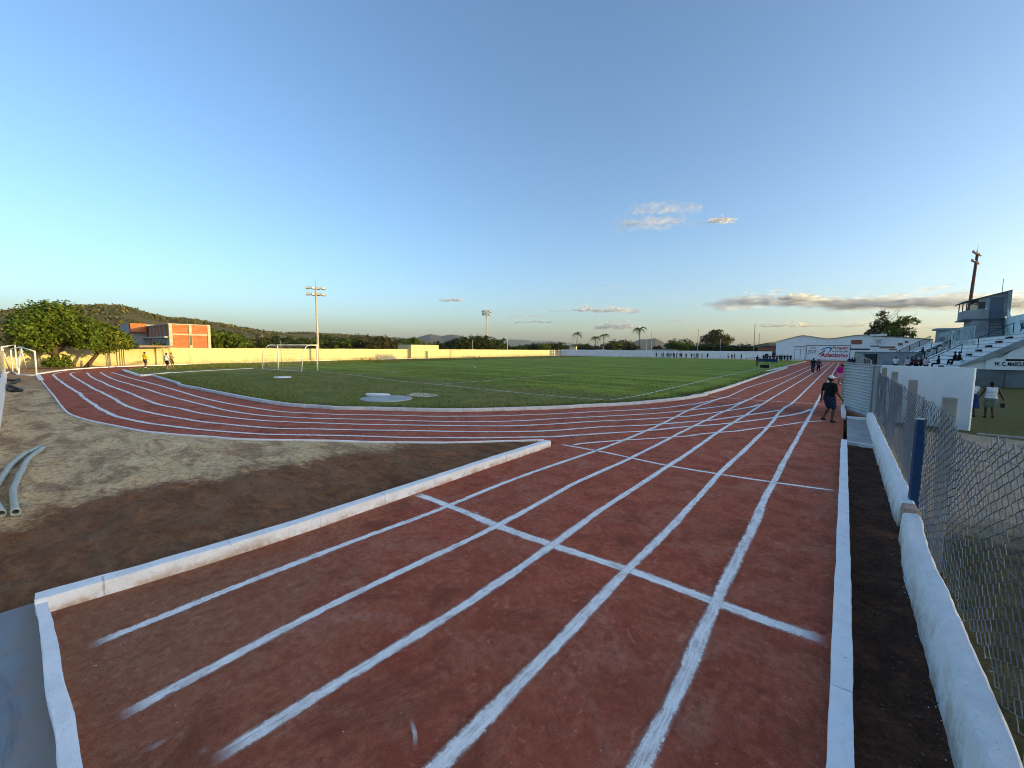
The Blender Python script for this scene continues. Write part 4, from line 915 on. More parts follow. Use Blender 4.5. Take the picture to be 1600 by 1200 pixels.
# banner
YB = 127.0; bn = thing('banner', 'large white printed banner for athletics with red lettering across the end of the track', 'banner')
A, B = onY(1259.5, 560.3, YB), onY(1328.3, 540.3, YB); zb0 = onY(1294, 560.5, YB).z; zt = onY(1294, 540.4, YB).z; x0b, x1b = A.x, B.x
MB().box((x0b, YB, zb0), (x1b, YB + .03, zt)).build('sheet', paint('vinyl_white', (.80, .81, .82), .5, 0, .06, 1, 0), bn)
mfr = plain('banner_frame', (.10, .13, .14))
MB().box((x0b - .12, YB - .03, zt), (x1b + .12, YB + .09, zt + .14)).build('frame_bar', mfr, bn)
for xx in (x0b - .12, x1b): MB().box((xx, YB - .02, 0), (xx + .12, YB + .08, zt)).build('frame_post', mfr, bn)
MB().box((x0b, YB - .02, zb0 - .10), (x1b, YB + .06, zb0)).build('bottom_batten', plain('white_batten', (.8, .8, .8)), bn)
bw, bh = x1b - x0b, zt - zb0
bx = lambda u: x0b + bw * (u - 215) / 1035.0      # u, v: reading coordinates of the enlarged banner
bz = lambda v: zt - bh * (v - 150) / 305.0
def text(s, u0, u1, v0, v1, mat, parent, Y, bold=.012, shear=0.0, name='lettering', X0=None, X1=None, Z0=None, Z1=None, th=.012):
    c = bpy.data.curves.new(name, 'FONT'); c.body = s; c.extrude = th; c.offset = bold; c.shear = shear; o = bpy.data.objects.new(name, c); COL.objects.link(o)
    dg = bpy.context.evaluated_depsgraph_get(); me = bpy.data.meshes.new_from_object(o.evaluated_get(dg)); bpy.data.objects.remove(o)
    xs = [v.co.x for v in me.vertices]; ys = [v.co.y for v in me.vertices]; xa, xb, ya, yb = min(xs), max(xs), min(ys), max(ys)
    X0 = bx(u0) if X0 is None else X0; X1 = bx(u1) if X1 is None else X1; Z1 = bz(v0) if Z1 is None else Z1; Z0 = bz(v1) if Z0 is None else Z0
    for v in me.vertices:
        x, y, z = v.co; v.co = (lerp(X0, X1, (x - xa) / (xb - xa)), Y - th - .003 - z, lerp(Z0, Z1, (y - ya) / (yb - ya)))
    me.materials.clear(); me.materials.append(mat); return link(name, me, parent)
mred = plain('print_red', (.45, .012, .035)); mtl = plain('print_blue', (.02, .22, .42)); mdk = plain('print_dark', (.03, .05, .07)); mgr = plain('print_grey_green', (.10, .17, .17))
text('Projeto', 845, 1218, 162, 252, mred, bn, YB, .022, .12); text('de', 838, 892, 262, 296, mdk, bn, YB, .01, .1); text('Iniciação', 905, 1215, 252, 308, mdk, bn, YB, .008, .1); text('Atletismo', 560, 1218, 315, 418, mred, bn, YB, .026, .12)
def flat(name, pts, mat, Y, parent): mb = MB(); n = len(pts); mb.strip([[(bx(u), Y - .006, bz(v)) for u, v in pts], [(bx(u), Y - .001, bz(v)) for u, v in pts]], True); return mb.build(name, mat, parent)
arc = [(545, 255), (610, 215), (690, 186), (770, 178), (822, 186), (834, 215), (818, 255), (785, 295), (748, 318), (770, 285), (790, 250), (792, 224), (770, 208), (720, 208), (650, 228), (590, 252)]
flat('swoosh', arc, mtl, YB - .004, bn)
flat('runner_emblem', [(512, 362), (560, 322), (600, 296), (628, 268), (655, 258), (672, 268), (668, 284), (648, 290), (622, 300), (596, 330), (560, 350), (530, 372)], mdk, YB - .007, bn)
flat('runner_head', [(662 + 12 * math.cos(a), 262 + 12 * math.sin(a)) for a in [i * .7 for i in range(9)]], mdk, YB - .011, bn)
ring = [(370 + 70 * math.cos(a), 203 + 24 * math.sin(a)) for a in [i * .314 for i in range(20)]]; mb = MB()
for i in range(20): a, b = ring[i], ring[(i + 1) % 20]; mb.bar((bx(a[0]), YB - .012, bz(a[1])), (bx(b[0]), YB - .012, bz(b[1])), .012, .05)
mb.build('oval_emblem', mgr, bn); mb = MB()
for (u0, u1, v) in [(335, 405, 203), (255, 300, 268), (312, 360, 266), (372, 462, 268), (262, 322, 296), (334, 382, 298), (395, 448, 296), (300, 345, 322), (360, 430, 322)]: mb.box((bx(u0), YB - .012, bz(v + 8)), (bx(u1), YB - .002, bz(v - 8)))
mb.build('sponsor_strip', mgr, bn); mb = MB()
for (u0, u1) in ((240, 262), (268, 290)): mb.box((bx(u0), YB - .014, bz(346)), (bx(u1), YB - .002, bz(322)))
mb.build('sponsor_mark', mdk, bn)

# ------------------------------------------------------------------ goals, slabs, masts, poles
def big_goal(lab, pl, pr, h, dep, sgn):
    t = thing('football_goal', lab, 'goal', pl, math.atan2(pr.y - pl.y, pr.x - pl.x), 'the two football goals'); w = (pr - pl).length; r = .065
    MB().tube([(0, 0, 0), (0, 0, h)], r, 10).build('post', MWP, t, True); MB().tube([(w, 0, 0), (w, 0, h)], r, 10).build('post', MWP, t, True)
    MB().tube([(-r, 0, h), (w + r, 0, h)], r, 10).build('crossbar', MWP, t, True)
    for x in (0, w):
        MB().tube(resample([(x, 0, h - .02), (x, sgn * dep * .55, h - .05), (x, sgn * dep * .8, h * .78), (x, sgn * dep, 0)], .2), .03, 6).build('stanchion', MWP, t, True)
    MB().tube([(0, sgn * dep, .04), (w, sgn * dep, .04)], .025, 6).build('ground_bar', MWP, t)
    mb = MB(); f = lambda q: [(0, h), (dep * .55, h - .05), (dep * .8, h * .78), (dep, 0.03)]
    P = resample([V(0, a * sgn, b) for a, b in f(0)], .3)
    for i in range(0, int(w / .3) + 1): mb.tube([(i * .3, p.y, p.z - .05 * math.sin(i)) for p in P], .006, 3, False)
    for p in P: mb.tube([(0, p.y, p.z), (w, p.y, p.z)], .006, 3, False)
    mb.build('net', plain('net_cord', (.40, .40, .37)), t); return t
big_goal('near football goal on the left with bent back stanchions and thin net', V(-49.0, 19.3, LZ), V(-41.6, 20.1, LZ), 2.62, 1.7, -1)
pl, pr = onY(1013.5, 556.4, 131), onY(1055, 557.2, 128); big_goal('distant football goal before the white end wall', V(pl.x, pl.y, LZ), V(pr.x, pr.y, LZ), 2.55, 1.6, 1)
def disc(name, lab, c, r, h, mat, ry=1.0, n=40, ang=0.0):
    mb = MB(); mb.strip([[(r * k * math.cos(2 * math.pi * i / n), r * ry * k * math.sin(2 * math.pi * i / n), z) for i in range(n)] for z, k in ((-.1, 1), (h - .015, 1), (h, .985))], True)
    o = mb.build(name, mat); o.location = c; o.rotation_euler = (0, 0, ang); return tag(o, lab, 'throwing circle')
c = g(604, 623.5, LZ); disc('throwing_circle', 'round grey concrete throwing circle in the near lawn', c, 1.19, .05, m_concrete('circle_concrete', (.42, .45, .45), .6))
a = g(589, 618.2, LZ); t = disc('white_board', 'white oblong slab lying on the rear edge of the grey throwing circle', a + V(0, .05, .052), .66, .04, plain('white_slab', (.86, .86, .85)), .42, 24, R_(28)); t['category'] = 'slab'
c = g(441.5, 590, LZ); t = disc('white_plate', 'small white disc in the grass near the left goal', c, .62, .07, plain('white_slab', (.86, .86, .85)), 1); t['category'] = 'plate'
mb = MB(); q = [g(x, y, LZ) for x, y in ((634, 617.2), (650, 613.5), (684, 616.6), (672, 620.6), (650, 619.5))]; sheet('bare_patch', [(p.x, p.y) for p in resample(q + [q[0]], .3)[:-1]], LZ + .006, m_concrete('bare_sand', (.62, .50, .34)))
MPOLE = m_concrete('mast_concrete', (.50, .45, .37)); MLAMP = plain('lamp_housing', (.30, .29, .27), .4, .4); MGL = plain('lamp_glass', (.55, .55, .52), .15)
def flood(par, p, yaw, s=.55):
    t_ = Matrix.Translation(p) @ Matrix.Rotation(yaw, 4, 'Z') @ Matrix.Rotation(R_(-25), 4, 'X'); m = MB()
    m.box((-s * .5, -s * .15, -s * .4), (s * .5, s * .25, s * .4), t_); m.box((-s * .3, s * .25, -s * .25), (s * .3, s * .5, s * .25), t_); o = m.build('floodlight', MLAMP, par)
    g_ = MB(); g_.box((-s * .44, -s * .17, -s * .34), (s * .44, -s * .15, s * .34), t_); g_.build('lens', MGL, o); return o
def mast(lab, b, h, lean, arms, r0, r1, mat, yaw, ant=1.6, ring=False):
    t = thing('floodlight_mast', lab, 'light mast', b); tp = V(lean[0], lean[1], h); MB().tube([(0, 0, 0), tuple(tp * .5), tuple(tp)], [r0, (r0 + r1) / 2, r1], 10).build('pole', mat, t, True)
    MB().tube([tuple(tp), tuple(tp + V(0, 0, ant))], [.05, .02], 5).build('lightning_rod', MLAMP, t)
    c, s = math.cos(yaw), math.sin(yaw)
    for (q, w, n) in arms:
        p = tp * q
        if ring:
            mb = MB(); R = w / 2; mb.tube([tuple(p + V(R * math.cos(a), R * math.sin(a))) for a in [k * math.pi / 8 for k in range(17)]], .06, 5); mb.tube([tuple(p + V(-R, 0)), tuple(p + V(R, 0))], .05, 5); mb.tube([tuple(p + V(0, -R)), tuple(p + V(0, R))], .05, 5); mb.build('lamp_ring', MLAMP, t)
            for k in range(n): a = 2 * math.pi * k / n; flood(t, p + V(R * math.cos(a), R * math.sin(a), -.25), a + math.pi / 2, .62)
        else:
            mb = MB(); mb.bar(tuple(p - V(c, s) * w / 2), tuple(p + V(c, s) * w / 2), .14); mb.build('cross_arm', MLAMP, t)
            for k in range(n): u = (k / (n - 1) - .5) * w; flood(t, p + V(c * u, s * u, .1) , yaw + (.25 if k % 2 else -.2), .58)
    return t
b = at_d(496.3, 80.5, -.5); Z = zpx(491, 449, 80.5)
mast('concrete floodlight mast rising behind the near left goal, two crossarms of lamps', b, Z + .5, (-.0, 0), [(.985, 2.5, 4), (.905, 2.5, 4)], .19, .12, MPOLE, R_(62), 1.4)
b = at_d(760, 150, -.5); Z = zpx(759.5, 486, 150)
mast('slim floodlight mast with a round lamp crown above the middle of the cream wall', b, Z + .5, (0, 0), [(1.0, 3.4, 8), (.94, 3.0, 8)], .30, .20, MPOLE, 0, 1.8, True)
b = at_d(1503.5, 112, -.5); hgt = zpx(1523, 396, 112) + .5
tl = at_d(1521.5, 112, 0) - at_d(1513.0, 112, 0)
mast('tall dark leaning floodlight mast behind the press box', b, hgt, (tl.x, tl.y), [(.995, 4.2, 5), (.925, 4.0, 5)], .33, .19, m_concrete('rust_mast', (.13, .075, .06)), R_(72), 1.5)
MP2 = m_concrete('pole_grey', (.42, .39, .34))
def pole(px, py, d, lab, r=.14, arm=0, name='utility_pole'):
    b = at_d(px, d, -.5); h = zpx(px, py, d) + .5; t = thing(name, lab, 'pole', b); MB().tube([(0, 0, 0), (0, 0, h)], [r, r * .7], 7).build('pole', MP2, t, True)
    if arm: MB().bar((-arm, 0, h - .3), (arm, 0, h - .3), .1).build('cross_arm', MP2, t)
    return t
for px, py, d, lab, r, arm in [(738.5, 531, 140, 'short thin pole left of the middle floodlight mast', .13, 0), (792.5, 519, 140, 'bare grey pole right of the middle floodlight mast', .16, 0), (873, 532, 190, 'thin pole behind the corner gate', .13, .6), (886, 534, 195, 'thin pole just left of the cream tank', .12, 0), (894.5, 528, 210, 'pole with a small crossarm behind the cream tank', .13, .5),
    (943.2, 540, 165, 'short pale pole below the middle palms', .16, 0), (1010, 531, 175, 'shorter pale pole right of the tallest palm', .17, 0), (1017.8, 518, 170, 'pale concrete pole at the left post of the far goal', .19, 0), (1090, 514.5, 172, 'tall pale pole left of the dome-shaped tree', .18, 0), (1125.5, 530, 176, 'short pale stake in front of the dome-shaped tree', .17, 0), (1177.8, 506.5, 175, 'tall dark pole with a crossarm left of the brick house', .18, .4), (1185.5, 521, 200, 'thinner pole right of the tall crossarm pole', .14, 0), (1166, 534, 230, 'tiny far pole with a crossarm above the hedge', .12, .8), (411, 523, 150, 'thin post in the scrub right of the brick building', .12, 0), (497.8, 511, 95, 'short second pole beside the left floodlight mast', .16, 0), (439, 532.5, 74.5, 'slim post sticking up behind the near goal', .06, 0)]: pole(px, py, d, lab, r, arm)

# ------------------------------------------------------------------ grandstand and the yard by the fence
MST = m_wall('stand_white', (.74, .77, .77), (.34, .35, .33), .6); MGC = m_concrete('stand_grey', (.30, .325, .33), .6); MBLK = plain('black_paint', (.02, .022, .024), .5); MMINT = m_wall('mint_wall', (.62, .76, .74), (.50, .56, .58), .5)
DY, FY, X0s, Z0s, RUN, RISE, NR = 54.75, 119.0, 7.55, .95, .65, .43, 9
st = thing('grandstand', 'concrete grandstand with white stepped rows and black aisle steps on the right', 'grandstand')
for k in range(NR):
    MB().box((X0s + RUN * k, DY + .25, -.5), (X0s + RUN * (k + 1) + (.02 if k < NR - 1 else 0), FY, Z0s + RISE * k + (-.003 * k))).build('seat_row', MST, st)
for k in range(NR): MB().box((X0s + RUN * k - .012, DY + .26, Z0s + RISE * k - .075), (X0s + RUN * k + .001, FY - .01, Z0s + RISE * k - .02)).build('row_edge', MGC, st)  # thin grey strips added below the tread edges so the rows read apart
XT, ZT = X0s + RUN * NR, Z0s + RISE * (NR - 1) + .02
MB().box((XT, DY + .25, -.5), (16.0, FY, ZT)).build('top_walkway', MST, st)
MB().box((16.0, DY, -.5), (16.2, FY, ZT + 2.75)).build('back_wall', MMINT, st)
rgs = random.Random(8); mb = MB()                # sprayed scrawl along the back wall
for y0 in (66, 69, 72, 75, 97, 101, 105):
    y, z = y0, ZT + 1.0
    for q in range(26):
        y2, z2 = y0 + rgs.uniform(-1.3, 1.6), ZT + rgs.uniform(.3, 2.1); mb.bar((15.985, y, z), (15.985, y2, z2), .11, .02, up=(1, 0, 0)); y, z = y2, z2
mb.build('graffiti', plain('graffiti_teal', (.20, .40, .42)), st)
for ya, n in ((63.2, NR), (96.0, NR)):
    for k in range(n):
        x = X0s + RUN * k; MB().box((x - .30, ya - .55, Z0s + RISE * (k - 1) + .004), (x + .001, ya + .55, Z0s + RISE * (k - 1) + RISE * .5)).build('aisle_step', MBLK, st)
def rail(p0, p1, h=1.0, n=2, r=.035, bars=0, mat=MBLK, name='handrail'):
    p0, p1 = Vector(p0), Vector(p1); u = V(0, 0, h); mb = MB(); mb.tube([tuple(p0 + u), tuple(p1 + u)], r, 6)
    for k in range(n): p = p0.lerp(p1, k / (n - 1)); mb.tube([tuple(p), tuple(p + u)], r, 6)
    if bars:
        mb.tube([tuple(p0 + u * .12), tuple(p1 + u * .12)], r * .7, 5)
        for k in range(bars): p = p0.lerp(p1, (k + .5) / bars); mb.tube([tuple(p + u * .12), tuple(p + u)], r * .45, 4)
    return mb.build(name, mat, st)
rz_ = lambda x: Z0s + RISE * (math.floor((x - X0s) / RUN))
def rake(x0, x1, y, h=1.0, n=2, bars=0, mat=MBLK, r=.035): return rail((x0, y, Z0s + (x0 - X0s) / RUN * RISE - .05), (x1, y, Z0s + (x1 - X0s) / RUN * RISE - .05), h, n, r, bars, mat)
rake(7.4, 9.9, 66.2, 1.0); rake(10.8, 13.1, 64.6, 1.05); rake(7.6, 9.7, 95.0, 1.0, 3); rake(10.8, 13.2, 95.0, 1.05)
rake(7.3, 10.9, 80.2, 1.15, 4, 44, MBLK, .05); rake(7.4, 13.2, 118.6, 1.25, 5, 60, MBLK, .05)
mfg = plain('mint_bars', (.40, .47, .45), .5)
rail((11.9, 73.5, rz_(11.9)), (11.9, 92, rz_(11.9)), 2.2, 6, .05, 26, mfg, 'bar_fence'); rail((10.7, 80.2, rz_(10.7)), (12.2, 80.2, rz_(12.2)), 2.0, 2, .05, 6, mfg, 'bar_fence')
# near end wall with sloping grey coping and the toilet sign
sl_ = .668; zc = lambda x: 1.34 + sl_ * (x - 8.19)
mb = MB(); mb.strip([[V(8.15, y, zc(8.15) - .02), V(8.15, y, zc(8.15) + .03), V(16.3, y, zc(16.3)), V(16.3, y, zc(16.3) - .62), V(9.75, y, zc(9.75) - .46)] for y in (DY - .25, DY + .35)], True); mb.build('sloping_coping', MGC, st)
mb = MB(); mb.strip([[V(8.3, y, 1.08), V(8.3, y, zc(8.3) - .04), V(9.72, y, zc(9.72) - .42), V(9.72, y, 1.08)] for y in (DY, DY + .24)], True); mb.build('end_panel', MST, st)
mb = MB(); mb.strip([[V(9.70, y, 1.08), V(9.70, y, 2.08), V(10.55, y, 2.12), V(11.2, y, zc(11.2) - .55), V(16.2, y, zc(16.2) - .6), V(16.2, y, 1.08)] for y in (DY - .12, DY + .24)], True); fas = mb.build('toilet_fascia', MST, st)
a, b = onY(1571, 564, DY), onY(1626, 561.6, DY); MB().box((a.x, DY - .14, a.z), (b.x, DY - .1, b.z)).build('slot_window', MBLK, st)
a, b = onY(1552.6, 571.7, DY), onY(1617, 566.6, DY); text('W. C. MASCULINO', 0, 0, 0, 0, MBLK, fas, DY - .12, .028, 0, 'sign_lettering', a.x, b.x, a.z + .02, b.z + .02)
MB().box((8.35, DY + .08, -.5), (17, DY + .24, 1.07)).build('recessed_wall', m_concrete('dark_grey_render', (.15, .17, .175), .6), st)
for x in (10.9, 13.2): MB().box((x, DY + .06, -.5), (x + .03, DY + .079, 1.0)).build('wall_joint', MBLK, st)
MB().box((2.2, 57, -.6), (X0s, 92, .38)).build('apron', MGC, st)
# press box
pb = thing('press_box', 'grey two-storey press box with a slanted roof at the top of the grandstand', 'press box', (0, 0, 0)); TY = 83.0
MB().box((13.1, TY, ZT - .02), (16.0, TY + 5, 7.0)).build('lower_storey', MGC, pb)
MB().box((12.2, TY - .15, 6.95), (16.05, TY + 5.2, 7.12)).build('floor_slab', plain('dark_slab', (.10, .11, .12)), pb)
mb = MB(); rf = lambda x: 9.55 + (x - 12.4) * .27
mb.strip([[V(13.55, y, 7.12), V(13.55, y, rf(13.55)), V(16.0, y, rf(16.0)), V(16.0, y, 7.12)] for y in (TY, TY + 5)], True); mb.build('upper_storey', MGC, pb)
MB().box((12.4, TY + .02, 7.12), (13.55, TY + 4.98, 8.32)).build('balcony_parapet', MGC, pb)
for y in (TY + .03, TY + 2.4, TY + 4.85): MB().box((12.42, y, 8.32), (12.52, y + .1, rf(12.42))).build('balcony_post', MBLK, pb)
MB().box((12.4, TY + .02, 9.0), (13.55, TY + .07, 9.06)).build('balcony_rail', MBLK, pb)
w = MB().box((13.56, TY - .02, 8.45), (14.15, TY + .0, 9.35)).build('window', plain('dark_glass', (.06, .06, .05), .25), pb)
MB().box((13.53, TY + .3, 8.35), (13.56, TY + 4.7, 9.4)).build('front_opening', plain('dark_glass', (.06, .06, .05), .25), pb)
mb = MB(); mb.strip([[V(12.05, y, rf(12.05) - .1), V(12.05, y, rf(12.05) + .02), V(16.35, y, rf(16.35) + .14), V(16.35, y, rf(16.35))] for y in (TY - .3, TY + 5.3)], True); mb.build('roof', plain('roof_sheet', (.12, .14, .155)), pb)
MB().box((16.0, TY - .3, 7.4), (16.35, TY + 5, rf(16.2))).build('rear_fin', MGC, pb)
MB().box((14.55, TY - .03, 7.12), (15.75, TY + .0, 9.9)).build('door', plain('steel_door', (.10, .135, .175), .5), pb)
MB().tube([(15.7, TY + 1, rf(15.7)), (15.7, TY + 1, rf(15.7) + 1.9)], .03, 5).build('aerial', MBLK, pb)
sb = MB().box((14.15, TY - .1, 8.35), (14.35, TY - .0, 8.48)).build('wall_lamp', plain('lamp_white', (.8, .8, .78)), pb)
stc = thing('steel_stair', 'black steel stair climbing to the door of the press box', 'stair', (0, 0, 0)); ms = plain('stair_steel', (.035, .05, .07), .5, .2)
for k in range(12): q = k / 11; MB().box((14.1 + .55 * q, TY - 3.6 + 3.5 * q, ZT + .15 + (7.0 - ZT - .15) * q), (15.4 + .35 * q, TY - 3.3 + 3.5 * q, ZT + .20 + (7.0 - ZT - .15) * q)).build('tread', ms, stc)
for x in (14.1, 15.4): MB().bar((x, TY - 3.6, ZT), (x + (.55 if x < 15 else .35), TY - .1, 7.0), .08, .25).build('stringer', ms, stc); MB().bar((x, TY - 3.6, ZT + 1.0), (x + (.55 if x < 15 else .35), TY - .1, 8.0), .05).build('handrail', ms, stc); MB().bar((x, TY - 3.6, ZT), (x, TY - 3.6, ZT + 1.0), .05).build('rail_post', ms, stc)
t = thing('slanted_panel', 'white slanted panel leaning beside the press box stair', 'panel'); mb = MB(); mb.strip([[V(16.05, y, 6.6), V(16.05, y, 8.3), V(16.6, y, 6.4), V(16.6, y, 4.9)] for y in (TY - .9, TY - .5)], True); mb.build('panel', MST, t); MB().box((16.1, TY - .8, ZT), (16.3, TY - .6, 5.5)).build('support', MST, t)
# little cabin farther along the top
cb = thing('stand_cabin', 'small grey flat-roofed cabin on the far top of the grandstand', 'cabin', (0, 0, 0))
a = onY(1468, 530, 110); b = onY(1486, 530, 110)
MB().box((a.x, 110, ZT), (b.x, 113, ZT + 2.3)).build('wall', MGC, cb); mb = MB(); mb.box((a.x - .7, 109.4, ZT + 2.3), (b.x + .9, 113.6, ZT + 2.65)); bevel(mb.build('roof', MGC, cb), .08)
MB().box((a.x + .05, 109.98, ZT + 1.0), (a.x + 1.1, 110, ZT + 1.9)).build('window', plain('cabin_glass', (.45, .50, .50), .3), cb)
for x in (a.x - .5, b.x + .6): MB().box((x - .1, 109.6, ZT), (x + .1, 109.8, ZT + 2.3)).build('column', MGC, cb)
# low grey wing crossing in front
gw = thing('grey_wall', 'long low blue-grey wall with a dark doorway behind the corrugated gate', 'wall')
MB().box((1.25, 92, -.5), (9.9, 92.3, 2.5)).build('wall', MGC, gw); MB().box((1.2, 91.9, 2.5), (9.95, 92.35, 2.58)).build('coping', MCON2, gw)
a, b = onY(1352, 553, 92), onY(1369.5, 570, 92); MB().box((a.x, 91.96, b.z), (b.x, 91.99, a.z)).build('doorway', plain('dark_gap', (.05, .05, .05)), gw)
for px in (1352, 1369.5): q = onY(px, 553, 92); MB().box((q.x - .06, 91.9, b.z), (q.x + .06, 91.995, a.z + .08)).build('door_jamb', MBLK, gw)
# ramp railing behind the gate
t = thing('ramp_railing', 'grey pipe railing sloping down behind the corrugated gate', 'railing'); mg2 = plain('railing_grey', (.40, .43, .42), .5)
p0, p1 = onY(1338.5, 553, 40), onY(1362, 563.5, 40); MB().tube([tuple(p0), tuple(p1), (p1.x, 40, -.45)], .035, 6).build('top_rail', mg2, t)
for k in range(9): q = p0.lerp(p1, k / 8.5); MB().tube([tuple(q), (q.x, 40, -.45)], .018, 5).build('baluster', mg2, t)

# white screen wall at the yard corner
t = thing('screen_wall', 'plain white screen wall standing behind the wire fence', 'wall'); mb = MB()
p0, p1 = V(1.02, 24.1), V(3.84, 23.05); mb.strip([[V(p.x, p.y, z) for p in (p0, p1, p1 + V(.07, .16), p0 + V(.07, .16))] for z in (-.5, 1.945)], True); o = bevel(mb.build('wall', m_wall('screen_white', (.80, .82, .82), (.55, .56, .54), .18, 1.5, -.45), t), .012)
# corrugated gate on its post
gt = thing('corrugated_gate', 'grey corrugated metal gate panel hanging ajar beside the track', 'gate', V(.86, 20.35, 0), math.atan2(22.75 - 20.35, .02 - .86)); Lp = math.hypot(.84, 2.4)
MCOR = plain('corrugated_metal', (.50, .54, .54), .5, .3); mb = MB(); rows = []
for i in range(221):
    z = .10 + 1.88 * i / 220; a = math.sin(i / 220 * 2 * math.pi * 15.5); rows.append([(.05, .030 * a, z + .0), (Lp - .04, .030 * a, z + .012)])
mb.strip(rows); o = mb.build('corrugated_sheet', MCOR, gt, True); s_ = o.modifiers.new('thickness', 'SOLIDIFY'); s_.thickness = .004
mgf = plain('gate_frame', (.30, .33, .34), .5, .3)
for (a, b) in (((0, 0, .04), (0, 0, 2.04)), ((Lp, 0, .04), (Lp, 0, 2.06)), ((0, 0, 2.02), (Lp, 0, 2.04)), ((0, 0, .06), (Lp, 0, .06))): MB().bar(a, b, .055).build('frame_bar', mgf, gt)
MB().tube(resample([(Lp * .35, -.06, 1.02), (Lp * .5, -.09, 1.05), (Lp * .62, -.06, 1.0), (Lp * .55, -.05, .96)], .05), .012, 5).build('chain', MBLK, gt)
t = thing('gate_post', 'grey square post carrying the corrugated gate at the fence end', 'post', V(.97, 20.25, 0)); bevel(MB().box((-.075, -.075, -.4), (.075, .075, 1.98)).build('post', mgf, t)); MB().box((-.10, -.1, 1.98), (.10, .1, 2.02)).build('cap', mgf, t)
# low rough wall under the wire, in two lengths
MLW = m_whitewash('rough_whitewash', (.52, .42, .28), -.14, .30, .92, .9, .9, 0.0)
def lowwall(lab, y0, y1, xi, extra):
    t = thing('low_rough_wall', lab, 'wall'); ys = frange(y0, y1, .09); rows = []
    for y in ys:
        e = min(1, (y - y0) / .3 + .25, (y1 - y) / .3 + .25); x = xi(y); tp = .31 * (.8 + .2 * e); w = .185
        ring = [(x - .015, -.30), (x, -.02), (x + .01, .14), (x + .022, tp - .035), (x + .032, tp - .012), (x + .052, tp), (x + .11, tp + .01), (x + w - .03, tp + .02), (x + w - .01, tp), (x + w, tp - .06), (x + w + .01, -.5)]
        rows.append([V(q + .010 * fbm(y * 2.5, k * .25, 3) + .006 * fbm(y * 11, k * 2, 5), y, z + (.012 * fbm(y * 3, k * .4, 7) if z > .1 else 0)) for k, (q, z) in enumerate(ring)])
    mb = MB(); mb.strip(rows, True); o = mb.build('wall', MLW, t, True); o.data.set_sharp_from_angle(angle=R_(28))
    for nm, lo, hi in extra: bevel(MB().box(lo, hi).build(nm, m_concrete('pinkish_block', (.42, .33, .27)), t), .02)
lowwall('low rough whitewashed wall, far length between the gate and the gap', 8.32, 20.0, lambda y: .775 - .002 * y, [('end_block', (.79, 8.05, -.3), (.95, 8.34, .27))])
lowwall('low rough whitewashed wall, near length at the lower right corner', -1.5, 7.85, lambda y: .70 + .03 * max(0, (y - 6.2)) - .02 * max(0, 1 - abs(y - 6.4)), [])
t = thing('blue_post', 'blue painted steel channel standing in the gap of the low wall', 'post', V(.93, 8.45, -.1), R_(12)); mbl = plain('blue_steel', (.02, .065, .15), .45, .2)
MB().box((-.05, -.03, 0), (.05, -.005, 1.62)).build('web', mbl, t); MB().box((-.05, -.005, 0), (-.03, .06, 1.60)).build('flange', mbl, t); MB().box((.03, -.005, 0), (.05, .06, 1.63)).build('flange', mbl, t); MB().box((-.05, -.032, 1.62), (.05, .06, 1.635)).build('cap', MCOR, t)
# chain-link fence
fc = thing('chain_link_fence', 'sagging chain-link fence on concrete posts along the right edge', 'fence')
MPO = m_concrete('post_concrete', (.34, .31, .26), 2)
for y in (19.2, 15.4, 11.45, 7.72, 3.85, .1): bevel(MB().box((1.03, y - .06, -.5), (1.16, y + .07, 1.95 + .03 * math.sin(y * 3))).build('post', MPO, fc), .012)
def fx(y, z): return .985 - .085 * max(0, 1 - max(0, z - .3) / .8) * (1 if y < 8 else .4) + .035 * fbm(y * .7, z * 1.1, 3) + .02 * math.sin(y * 1.7 + z * 2) - (.05 if y < 6.5 else 0) * max(0, 1 - abs(z - 1.0))
def ztop(y): return 1.80 - .05 * math.sin(math.pi * ((y - .1) % 3.85) / 3.85) + (-.14 * max(0, 1 - abs(y - 5.9) / 1.2) if y < 7.6 else 0) + (.06 if y < 5 else 0) + .015 * fbm(y * 3, 1)
P_ = .094; mb = MB(); rgf = random.Random(4); y = .0; i = 0
while y < 19.9:
    zt_ = ztop(y); zb_ = .30; n = int((zt_ - zb_) / (P_ * .5)); pts = []
    for k in range(n + 1):
        z = zt_ - k * P_ * .5; w = (.5 if (k + i) % 2 else -.5) * P_ * 1.04; jx = .006 * fbm(y * 9, z * 9, 3)
        pts.append((fx(y, z) + .003 * (1 if (k + i) % 2 else -1), y + w + jx + .01 * fbm(y * .9, z * 2.2, 6), z + .005 * fbm(y * 7, z * 5, 9)))
    p = pts[0]; pts.insert(0, (p[0] + rgf.uniform(-.012, .012), p[1] + rgf.uniform(.0, .04), p[2] + rgf.uniform(.015, .045)))
    mb.tube(pts, .0038 if y > 4 else .0033, 4, False); y += P_; i += 1
mb.build('wire_mesh', MWIRE, fc, fix=False)
mb = MB()
for zf in (lambda y: ztop(y) - .05, lambda y: 1.05): mb.tube([(fx(y, zf(y)) + .006, y, zf(y)) for y in frange(0, 19.9, .25)], .0024, 4)
mb.tube([(1.0, 7.65, 1.80), (1.01, 7.0, 1.74), (.97, 6.2, 1.62), (1.0, 5.6, 1.66), (.99, 4.2, 1.72), (1.0, 3.0, 1.75)], .004, 5); mb.tube([(.99, 6.9, 1.72), (.97, 6.3, 1.55), (1.02, 6.0, 1.62), (.98, 5.8, 1.5), (1.0, 5.2, 1.58)], .003, 5)
mb.build('tension_wire', MWIRE, fc)

